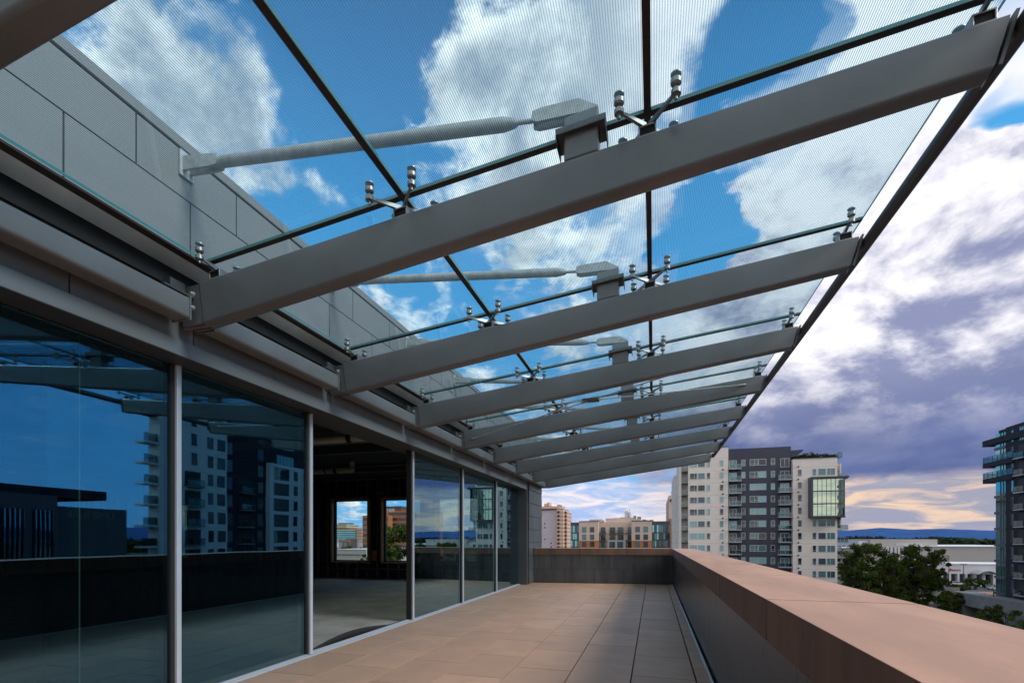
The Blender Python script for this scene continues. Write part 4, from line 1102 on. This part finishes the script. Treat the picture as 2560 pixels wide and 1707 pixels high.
# bank building (seen in the reflections)
bk_ = thing('bank_building', (70, 32, GZ), 'dark low bank building with tall finned windows, seen mirrored in the glass wall', 'building')
MB().box(58, 90, 14, 39.4, GZ, 6.3).build('wall', mat('bank_stone', (.10, .09, .10), .8), bk_)
MB().box(60, 88, 10, 46, 6.31, 7.4).build('roof_band', RDARK, bk_)
MB().box(58.8, 90, 39.41, 47.7, GZ, 5.2).build('sign_wing', mat('bank_wing', (.07, .075, .08), .7), bk_)
for i in range(9):
    y = 15 + i * 2.7
    MB().box(57.9, 57.99, y + .3, y + 2.3, GZ + 2, 4.6).build('window', PMIRT, bk_)
    f = MB()
    for k in range(5): f.box(57.7, 57.89, y + .4 + k * .42, y + .48 + k * .42, GZ + 2, 4.6)
    f.build('fin', RDARK, bk_)
text('sign_letters', 'UMB Bank', (58.74, 43.4, 3.9), 1.25, mat('sign_grey', (.16, .17, .18), .6), bk_, rot=(R(90), 0, R(-90)))

# ------------------------------------------------------------------ buildings seen through the room's windows
def w2(zx): return 820 + .1275 * zx
def h2(zy): return 1230 + .1275 * zy
YO = 300.0
ob = thing('brick_office', (onY(980, 1300, YO).x, YO + 20, GZ), 'orange brick office with ribbon windows, seen through the room windows', 'office building')
def ox(zx, Y=YO): return onY(w2(zx), 1300, Y).x
def oz(zy, zx=1100, Y=YO): return onY(w2(zx), h2(zy), Y).z
MB().box(ox(676), ox(1180), YO, YO + 30, GZ, oz(450)).build('brick_wall', BRICKO, ob)
MB().box(ox(1000), ox(1500), YO + 6, YO + 30, GZ, oz(345)).build('brick_wall', BRICKO, ob)
MB().box(ox(1500) + .01, ox(1850), YO + 9, YO + 34, GZ, oz(385)).build('brick_wall', BRICKO, ob)
MB().box(ox(795), ox(1290), YO + 10, YO + 26, oz(450), oz(255)).build('plant_room', mat('dark_brick', (.09, .06, .06), .9), ob)
for i in range(8):
    z0, z1 = oz(548 + 105 * i), oz(495 + 105 * i)
    MB().box(ox(690), ox(1170), YO - .15, YO - .01, z0, z1).build('ribbon_window', rs.choice([PANES[0], PANES[3]]), ob)
    z0, z1 = oz(440 + 108 * i), oz(390 + 108 * i)
    if i < 8:
        MB().box(ox(1110), ox(1490), YO + 5.85, YO + 5.99, z0, z1).build('ribbon_window', rs.choice([PANES[0], PANES[3]]), ob)
        MB().box(ox(1510), ox(1840), YO + 8.85, YO + 8.99, z0 - 1.5, z1 - 1.5).build('ribbon_window', PANES[0], ob)
text('sign_letters', 'NEB', (ox(1145), YO + 5.8, oz(378)), 3.4, SIGNW, ob)
go = thing('glass_office', (onY(870, 1300, 420).x, 440, GZ), 'wide teal glass office block with a brick end, through the left room window', 'office building')
MB().box(ox(-60, 420), ox(540, 420), 420, 450, GZ, oz(735, 300, 420)).build('glass_wall', PMIRT, go)
for i in range(5): MB().box(ox(-60, 420), ox(540, 420), 419.7, 419.99, oz(770 + 36 * i, 300, 420), oz(758 + 36 * i, 300, 420)).build('floor_band', FRAMED, go)
MB().box(ox(-60, 420), ox(415, 420), 420, 450, oz(735, 300, 420) + .01, oz(705, 300, 420)).build('brick_top', BRICKO, go)
MB().box(ox(541, 420), ox(650, 420), 421, 450, GZ, oz(705, 300, 420)).build('brick_end', SALM, go)
yt = thing('apartment_tower', (onY(850, 1300, 600).x, 610, GZ), 'pale yellow tower top above the teal glass office', 'apartment tower')
MB().box(ox(-40, 600), ox(360, 600), 600, 630, GZ, oz(625, 200, 600)).build('wall', striped('pale_yellow', (.55, .5, .36), 3.2, 0, 1.3, .35), yt)
MB().box(ox(160, 600), ox(340, 600), 605, 620, oz(625, 200, 600), oz(600, 200, 600)).build('roof_box', FRAMED, yt)
wl = thing('warehouse', (onY(875, 1380, 110).x, 120, GZ), 'low white flat-roofed building with a slot of dark windows, through the left room window', 'building')
MB().box(ox(60, 110), ox(745, 110), 110, 135, GZ, oz(1125, 400, 110)).build('wall', MALLW, wl)
MB().box(ox(60, 110) - .1, ox(745, 110) + .1, 109.9, 135.1, oz(1125, 400, 110), oz(1118, 400, 110)).build('roof_edge', MALLB, wl)
for i in range(5): MB().box(ox(150 + 125 * i, 110), ox(255 + 125 * i, 110), 109.85, 109.99, oz(1228, 400, 110), oz(1216, 400, 110)).build('window', PANES[0], wl)
sh_ = []
for i in range(7):
    u0 = 836 + i * 10.5 + rs.uniform(-2, 2); Y = 300 + rs.uniform(0, 90)
    h = thing('low_house', (onY(u0, 1350, Y).x, Y, GZ), None, 'house', 'small low-rise houses below the teal glass office')
    h['label'] = 'small far low-rise house among trees below the teal glass office'
    x0 = onY(u0, 1350, Y).x; x1 = onY(u0 + 8, 1350, Y).x; zt3 = onY(u0, 1352 + rs.uniform(-3, 4), Y).z
    MB().box(x0, x1, Y, Y + 10, GZ, zt3).build('wall', rs.choice([MALLW, BRICKO, CREAM, MALLB]), h)
    MB().prism([(x0 - .4, zt3), (x1 + .4, zt3), ((x0 + x1) / 2, zt3 + 1.6)], 'y', Y - .3, Y + 10.3).build('roof', CONCD, h)

# ------------------------------------------------------------------ trees
def leaf_cloud(pts, nper, rad, size, rnd, flat=.8):
    n = len(pts) * nper; P = np.zeros((n * 4, 3)); k = 0
    for (c_, r_) in pts:
        for _ in range(nper):
            d = np.array([rnd.gauss(0, 1) for _ in range(3)]); d /= np.linalg.norm(d) + 1e-9
            rr = r_ * (rnd.random() ** .45)
            p = np.array(c_) + d * rr * np.array([1, 1, flat])
            a = np.array([rnd.gauss(0, 1) for _ in range(3)]); a /= np.linalg.norm(a)
            b = np.cross(a, [rnd.gauss(0, 1) for _ in range(3)]); b /= np.linalg.norm(b) + 1e-9
            s_ = size * rnd.uniform(.6, 1.35)
            P[k:k + 4] = [p - a * s_, p + b * s_ * .55, p + a * s_, p - b * s_ * .55]; k += 4
    return P
def tree(name, base, h, spread, label, seed, nclump=110, nper=70, size=.17, group=None, cat='tree', trunk=.22, low=.28, mats=(0, 1, 2)):
    rnd = random.Random(seed); base = Vector(base)
    t = thing(name, base, label, cat, group)
    tr_ = MB(); clumps = []
    def limb(p, d, ln, r, lvl):
        q = p; seg = 3
        for i in range(seg):
            d2 = (d + Vector((rnd.uniform(-.22, .22), rnd.uniform(-.22, .22), rnd.uniform(-.02, .18)))).normalized()
            e = q + d2 * ln / seg; tr_.cyl(q, e, r * (1 - .25 * i), r * (1 - .25 * (i + 1)), n=7, caps=False); q = e; d = d2
            if lvl >= 1: clumps.append(q)
            if lvl < 3 and (i > 0 or lvl > 0):
                for _ in range(2 if lvl < 2 else 1):
                    az_ = rnd.uniform(0, 2 * math.pi); nd = (d + Vector((math.cos(az_), math.sin(az_), rnd.uniform(-.05, .5))) * rnd.uniform(.7, 1.2)).normalized()
                    limb(q, nd, ln * rnd.uniform(.55, .8), r * .5, lvl + 1)
    th = h * low
    tr_.cyl(base, base + Vector((.1, 0, th)), trunk, trunk * .75, n=10, caps=False)
    for k in range(5):
        az_ = 2 * math.pi * k / 5 + rnd.uniform(-.5, .5); up_ = rnd.uniform(.7, 1.9)
        limb(base + Vector((.1, 0, th * rnd.uniform(.85, 1))), Vector((math.cos(az_), math.sin(az_), up_)).normalized(), h * .28, trunk * .55, 0)
    # fit the crown into the wanted height and spread
    arr = np.array([tuple(c_) for c_ in clumps]); ctr = np.array([base.x, base.y])
    rnd.shuffle(clumps)
    zmax = arr[:, 2].max() - base.z; rmax = np.percentile(np.hypot(arr[:, 0] - base.x, arr[:, 1] - base.y), 92)
    fz = (h * .95) / zmax; fr_ = spread / rmax
    def fit(p):
        q = math.hypot(p[0] - base.x, p[1] - base.y) * fr_; k_ = fr_ * (min(q, spread * .9) / q if q > 1e-6 else 1)
        return ((p[0] - base.x) * k_ + base.x, (p[1] - base.y) * k_ + base.y, (p[2] - base.z) * fz + base.z)
    tr_.v = [fit(p) for p in tr_.v]
    tr_.build('trunk', BARK, t)
    cl = [(fit(c_), spread * rnd.uniform(.10, .2)) for c_ in clumps[:nclump // 2]]
    while len(cl) < nclump:      # fill the crown between the limbs, lobed outline
        az_ = rnd.uniform(0, 2 * math.pi); tq = rnd.random() ** .8; lob = 1 + .18 * math.sin(az_ * 3 + seed) + .12 * math.sin(az_ * 5 + 2 * seed)
        zf_ = rnd.uniform(low + .06, .97); prof_ = math.sqrt(max(.03, 1 - ((zf_ - .52) / .50) ** 2)) * lob
        rr = spread * prof_ * math.sqrt(rnd.uniform(.25, 1))
        cl.append(((base.x + rr * math.cos(az_), base.y + rr * math.sin(az_), base.z + h * zf_), spread * rnd.uniform(.13, .24)))
    P = leaf_cloud(cl, nper, 0, size, rnd)
    b = MB(); nf = len(P) // 4
    b.v = [tuple(p) for p in P]; b.f = [(4 * i, 4 * i + 1, 4 * i + 2, 4 * i + 3) for i in range(nf)]
    mi = []
    for c_ in cl:
        m_ = rnd.choice((0, 0, 1, 2)); mi += [m_ if rnd.random() < .8 else rnd.choice((0, 1, 2)) for _ in range(nper)]
    b.mi = mi
    b.build('crown', [LEAFS[k] for k in mats], t)
    return t
def tree_at(name, u, d, vtop, wpx, label, seed, **k):
    g = ray(u, 1346); p = O + g * d; ztop = EYE + (1346 - vtop) / FPX * d
    return tree(name, (p.x, p.y, GZ), ztop - GZ, wpx / FPX * d / 2, label, seed, **k)
tree_at('honey_locust', 2168, 82, 1352, 134, 'left of two big feathery locust trees in front of the white store', 21, nclump=250, nper=115, size=.18, low=.12, group='big locust trees')
tree_at('honey_locust', 2304, 84, 1360, 112, 'right of two big feathery locust trees in front of the white store', 36, nclump=210, nper=110, size=.18, low=.12, group='big locust trees')
tree_at('young_tree', 2496, 62, 1512, 110, 'bushy young tree at the right edge in front of the grey podium', 5, nclump=70, nper=80, size=.15)
tree_at('car_park_tree', 2438, 168, 1444, 46, 'small round tree among the cars at the store entrance', 8, nclump=50, nper=60, size=.3, group='car park trees')
tree_at('car_park_tree', 2398, 158, 1462, 40, 'low bushy tree between the cars and the brown wall', 9, nclump=50, nper=60, size=.3, group='car park trees')
tree_at('street_tree', 1008, 72, 1308, 160, 'broad green tree filling the second room window', 12, nclump=260, nper=110, size=.26, low=.12, mats=(1, 3, 0))
tree_at('car_park_tree', 2240, 110, 1432, 76, 'dark tree in the gap beneath and between the two big locust trees', 31, nclump=90, nper=80, size=.24, low=.15)
tree_at('car_park_tree', 2380, 104, 1476, 60, 'low dark tree in front of the pale kerb wall, left of the podium', 33, nclump=60, nper=80, size=.22, low=.15)
tree_at('street_tree', 1130, 80, 1326, 90, 'green tree behind the third room window', 13, nclump=90, nper=80, size=.2, mats=(1, 3, 0))
tree_at('street_tree', 912, 105, 1378, 30, 'small bush-like tree at the foot of the left room window', 14, nclump=40, nper=60, size=.2)
for i in range(8):
    tree_at('round_tree', 838 + i * 11.5, 190 + (i * 37 % 60), 1361 + (i * 5 % 7), 22, 'far round tree between the low houses and the white flat-roofed building', 60 + i, nclump=30, nper=40, size=.5, group='far round trees')
# roof garden shrubs on the main tower
def shrub(x, y, z, r, seed, label):
    rnd = random.Random(seed); t = thing('roof_shrub', (x, y, z), label, 'shrub', 'roof garden shrubs')
    pts = [((x + rnd.uniform(-r, r), y + rnd.uniform(-.6, .6), z + rnd.uniform(.2, r * .55)), r * .35) for _ in range(22)]
    P = leaf_cloud(pts, 26, 0, .2, rnd); b = MB(); b.v = [tuple(p) for p in P]; b.f = [(4 * i, 4 * i + 1, 4 * i + 2, 4 * i + 3) for i in range(len(P) // 4)]
    b.build('foliage', [LEAFS[2]], t)
    s_ = MB()
    for p, _ in pts[:8]: s_.cyl((x, y, z), p, .04, .02, n=5)
    s_.build('stem', BARK, t)
for i, (zx, r_, lb) in enumerate(((1480, 1.6, 'low roof garden shrub next to the charcoal roof canopy'), (1580, 2.3, 'largest roof garden shrub, in the middle of the pale roof'), (1700, 1.9, 'loose roof garden shrub right of the middle one'), (1815, 1.5, 'roof garden shrub with upright sprigs at the right corner of the pale roof'))):
    shrub(tx(zx), YT + 2.5, 21.05, r_, 80 + i, lb)

# ------------------------------------------------------------------ cars and lamps
def make_car(k):
    b = MB(); L_, W_ = 4.5, 1.8
    prof = [(-2.25, .35), (2.25, .35), (2.25, .75), (2.1, .85), (1.15, .95), (.55, 1.42), (-1.2, 1.45), (-1.95, 1.0), (-2.25, .9)]
    b.prism([(p[0], p[1]) for p in prof], 'y', -W_ / 2, W_ / 2); body = b.mesh('body', CARP[k])
    g = MB(); gp = [(1.08, .97), (.53, 1.38), (-1.18, 1.40), (-1.8, 1.03)]
    g.prism(gp, 'y', -W_ / 2 - .01, -W_ / 2 + .005); g.prism(gp, 'y', W_ / 2 - .005, W_ / 2 + .01)
    g.add([(1.16, -.8, .97), (1.16, .8, .97), (.58, .72, 1.40), (.58, -.72, 1.40)], [(0, 1, 2, 3)]); g.add([(-1.99, -.8, 1.02), (-1.99, .8, 1.02), (-1.24, .72, 1.45), (-1.24, -.72, 1.45)], [(3, 2, 1, 0)])
    glass = g.mesh('car_window', PANES[0])
    wh = MB(); wh.cyl((0, -.1, 0), (0, .1, 0), .33, n=14); wheel = wh.mesh('wheel', RUBBER)
    return body, glass, wheel
CARS = [make_car(k) for k in range(5)]
CN = ['white', 'silver', 'black', 'red', 'blue']
def car(x, y, rz, k, label, z=GZ + .01, group='cars parked at the store'):
    t = thing('parked_car', (x, y, z), label, 'car', group); t.rotation_euler.z = rz
    for nm, me in (('body', CARS[k][0]), ('car_window', CARS[k][1])):
        o = bpy.data.objects.new(nm, me); COL.objects.link(o); o.parent = t
    for sx_ in (-1.4, 1.4):
        for sy_ in (-.82, .82):
            o = bpy.data.objects.new('wheel', CARS[k][2]); COL.objects.link(o); o.parent = t; o.location = (sx_, sy_, .33)
for i, (u, v, k, rz, lb) in enumerate(((2378, 1453, 0, .4, 'white car nearest the right tree in the store car park'), (2392, 1457, 4, .5, 'dark blue car in the middle of the car park row'), (2400, 1451, 0, .45, 'white car parked behind the dark blue one'),
        (2386, 1462, 1, .4, 'silver car in the front row by the right tree'), (2412, 1463, 0, .4, 'white car behind the small round tree'), (2424, 1466, 2, .5, 'black car behind the small round tree'),
        (2464, 1467, 0, .1, 'white car right of the small round tree'), (2478, 1470, 2, .1, 'black car beside the dark tower'), (2488, 1474, 1, .1, 'silver car touching the dark tower'))):
    p = onZ(u, v, GZ); car(p.x, p.y, rz, k, lb)
zg_ = onY(2120, 1372, 240).z + .01
for i, (u, k) in enumerate(((2106, 0), (2112, 3), (2119, 1), (2126, 0), (2133, 2), (2140, 0))):
    car(lx(u, 245), 245 + i % 2, R(90), k, f'{CN[k]} car on the garage roof, ' + ('half hidden by the tower', 'second from the tower', 'between the red and the white car', 'right of the silver car', 'the only black one', 'at the right end')[i], zg_, 'cars on the garage roof')
def lamp(u, vtop, Y, label, double=False):
    p = onY(u, vtop, Y); t = thing('street_lamp', (p.x, Y, GZ), label, 'street lamp', 'car park lamps')
    MB().cyl((p.x, Y, GZ), (p.x, Y, p.z), .12, .08, n=10).build('pole', RAILD, t)
    b = MB(); b.box(p.x - (.9 if double else .5), p.x - .085, Y - .16, Y + .16, p.z - .12, p.z + .1); b.build('lamp_head', RAILD, t)
    if double: MB().box(p.x + .085, p.x + .9, Y - .16, Y + .16, p.z - .12, p.z + .1).build('lamp_head', RAILD, t)
lamp(2372, 1389, 200, 'single-headed lamp post against the blank white store wall')
lamp(2409, 1410, 190, 'double-headed lamp post in front of the store entrance', True)
lamp(2484, 1472, 118, 'slim dark lamp post rising in front of the grey podium')

# ------------------------------------------------------------------ forest, mountains
rnd = random.Random(4); pts = []
for i in range(4200):
    a = R(rnd.uniform(17, 38) if i % 2 else rnd.uniform(-52, 66)); dist = rnd.choice([700, 760, 900, 1250]) * rnd.uniform(.85, 1.15)
    hh = rnd.uniform(14.5, 18.4) * (1 + .06 * math.sin(a * 23) + .07 * math.sin(a * 61)) * (1 if dist < 1000 else 1.1)
    x, y = math.sin(a) * dist, math.cos(a) * dist
    for j in range(2): pts.append(((x + rnd.uniform(-6, 6), y + rnd.uniform(-6, 6), GZ + hh * rnd.uniform(.4, .86)), hh * .3))
P = leaf_cloud(pts, 13, 0, 2.0, rnd, .7); b = MB(); b.v = [tuple(p) for p in P]; b.f = [(4 * i, 4 * i + 1, 4 * i + 2, 4 * i + 3) for i in range(len(P) // 4)]
# the dark mass beneath the crowns
vs, fs = [], []
for k, a in enumerate(np.linspace(R(-55), R(64), 240)):
    hh = 15 + 1.5 * math.sin(a * 31) + 2 * math.sin(a * 83 + 1) + rnd.uniform(-1, 1); dist = 760
    vs += [(math.sin(a) * dist, math.cos(a) * dist, GZ), (math.sin(a) * dist * 1.02, math.cos(a) * dist * 1.02, GZ + hh), (math.sin(a) * dist * 2, math.cos(a) * dist * 2, GZ + hh + 1.5)]
    if k:
        o_ = 3 * k
        fs += [(o_ - 3, o_, o_ + 1, o_ - 2), (o_ - 2, o_ + 1, o_ + 2, o_ - 1)]
b.add(vs, fs)
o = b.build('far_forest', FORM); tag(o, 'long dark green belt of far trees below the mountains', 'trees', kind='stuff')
vs, fs = [], []
N = 420; DM = 24000
def ridge(a):
    return 520 + 95 * math.sin(a * 9.0 + .6) + 62 * math.sin(a * 33 + 1.0) + 40 * math.sin(a * 58) + 14 * math.sin(a * 101 + 2) + 6 * math.sin(a * 230)
for k in range(N + 1):
    a = R(-70) + R(160) * k / N; hh = ridge(a)
    for j, (dd, fz) in enumerate(((0, 0), (.05, .38), (.10, .7), (.16, 1.0), (.3, .8))):
        wob_ = 1 + .08 * math.sin(a * 140 + j * 2)
        vs.append((math.sin(a) * DM * (1 + dd), math.cos(a) * DM * (1 + dd), GZ - 20 + hh * fz * (wob_ if 0 < j < 3 else 1)))
    if k:
        for j in range(4): o_ = 5 * k + j; fs.append((o_ - 5, o_, o_ + 1, o_ - 4))
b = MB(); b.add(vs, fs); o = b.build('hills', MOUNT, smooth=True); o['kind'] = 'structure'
MB().add([(-60000, 8990, GZ - 3), (60000, 8990, GZ - 3), (60000, 60000, GZ - 3), (-60000, 60000, GZ - 3)], [(0, 1, 2, 3)]).build('plain', GRASS).__setitem__('kind', 'structure')

# ------------------------------------------------------------------ air
HAZE = True
if HAZE:
    m, nt = newmat('haze_air'); pvx = nt.nodes.new('ShaderNodeVolumePrincipled')
    pvx.inputs['Color'].default_value = (.22, .45, 1, 1); pvx.inputs['Density'].default_value = 0.5e-5; pvx.inputs['Anisotropy'].default_value = 0.0
    om = nt.nodes.new('ShaderNodeOutputMaterial'); nt.links.new(pvx.outputs[0], om.inputs['Volume'])
    hz = MB().box(-27000, 29000, -700, 32000, -45, 820).build('haze', m); hz['kind'] = 'stuff'
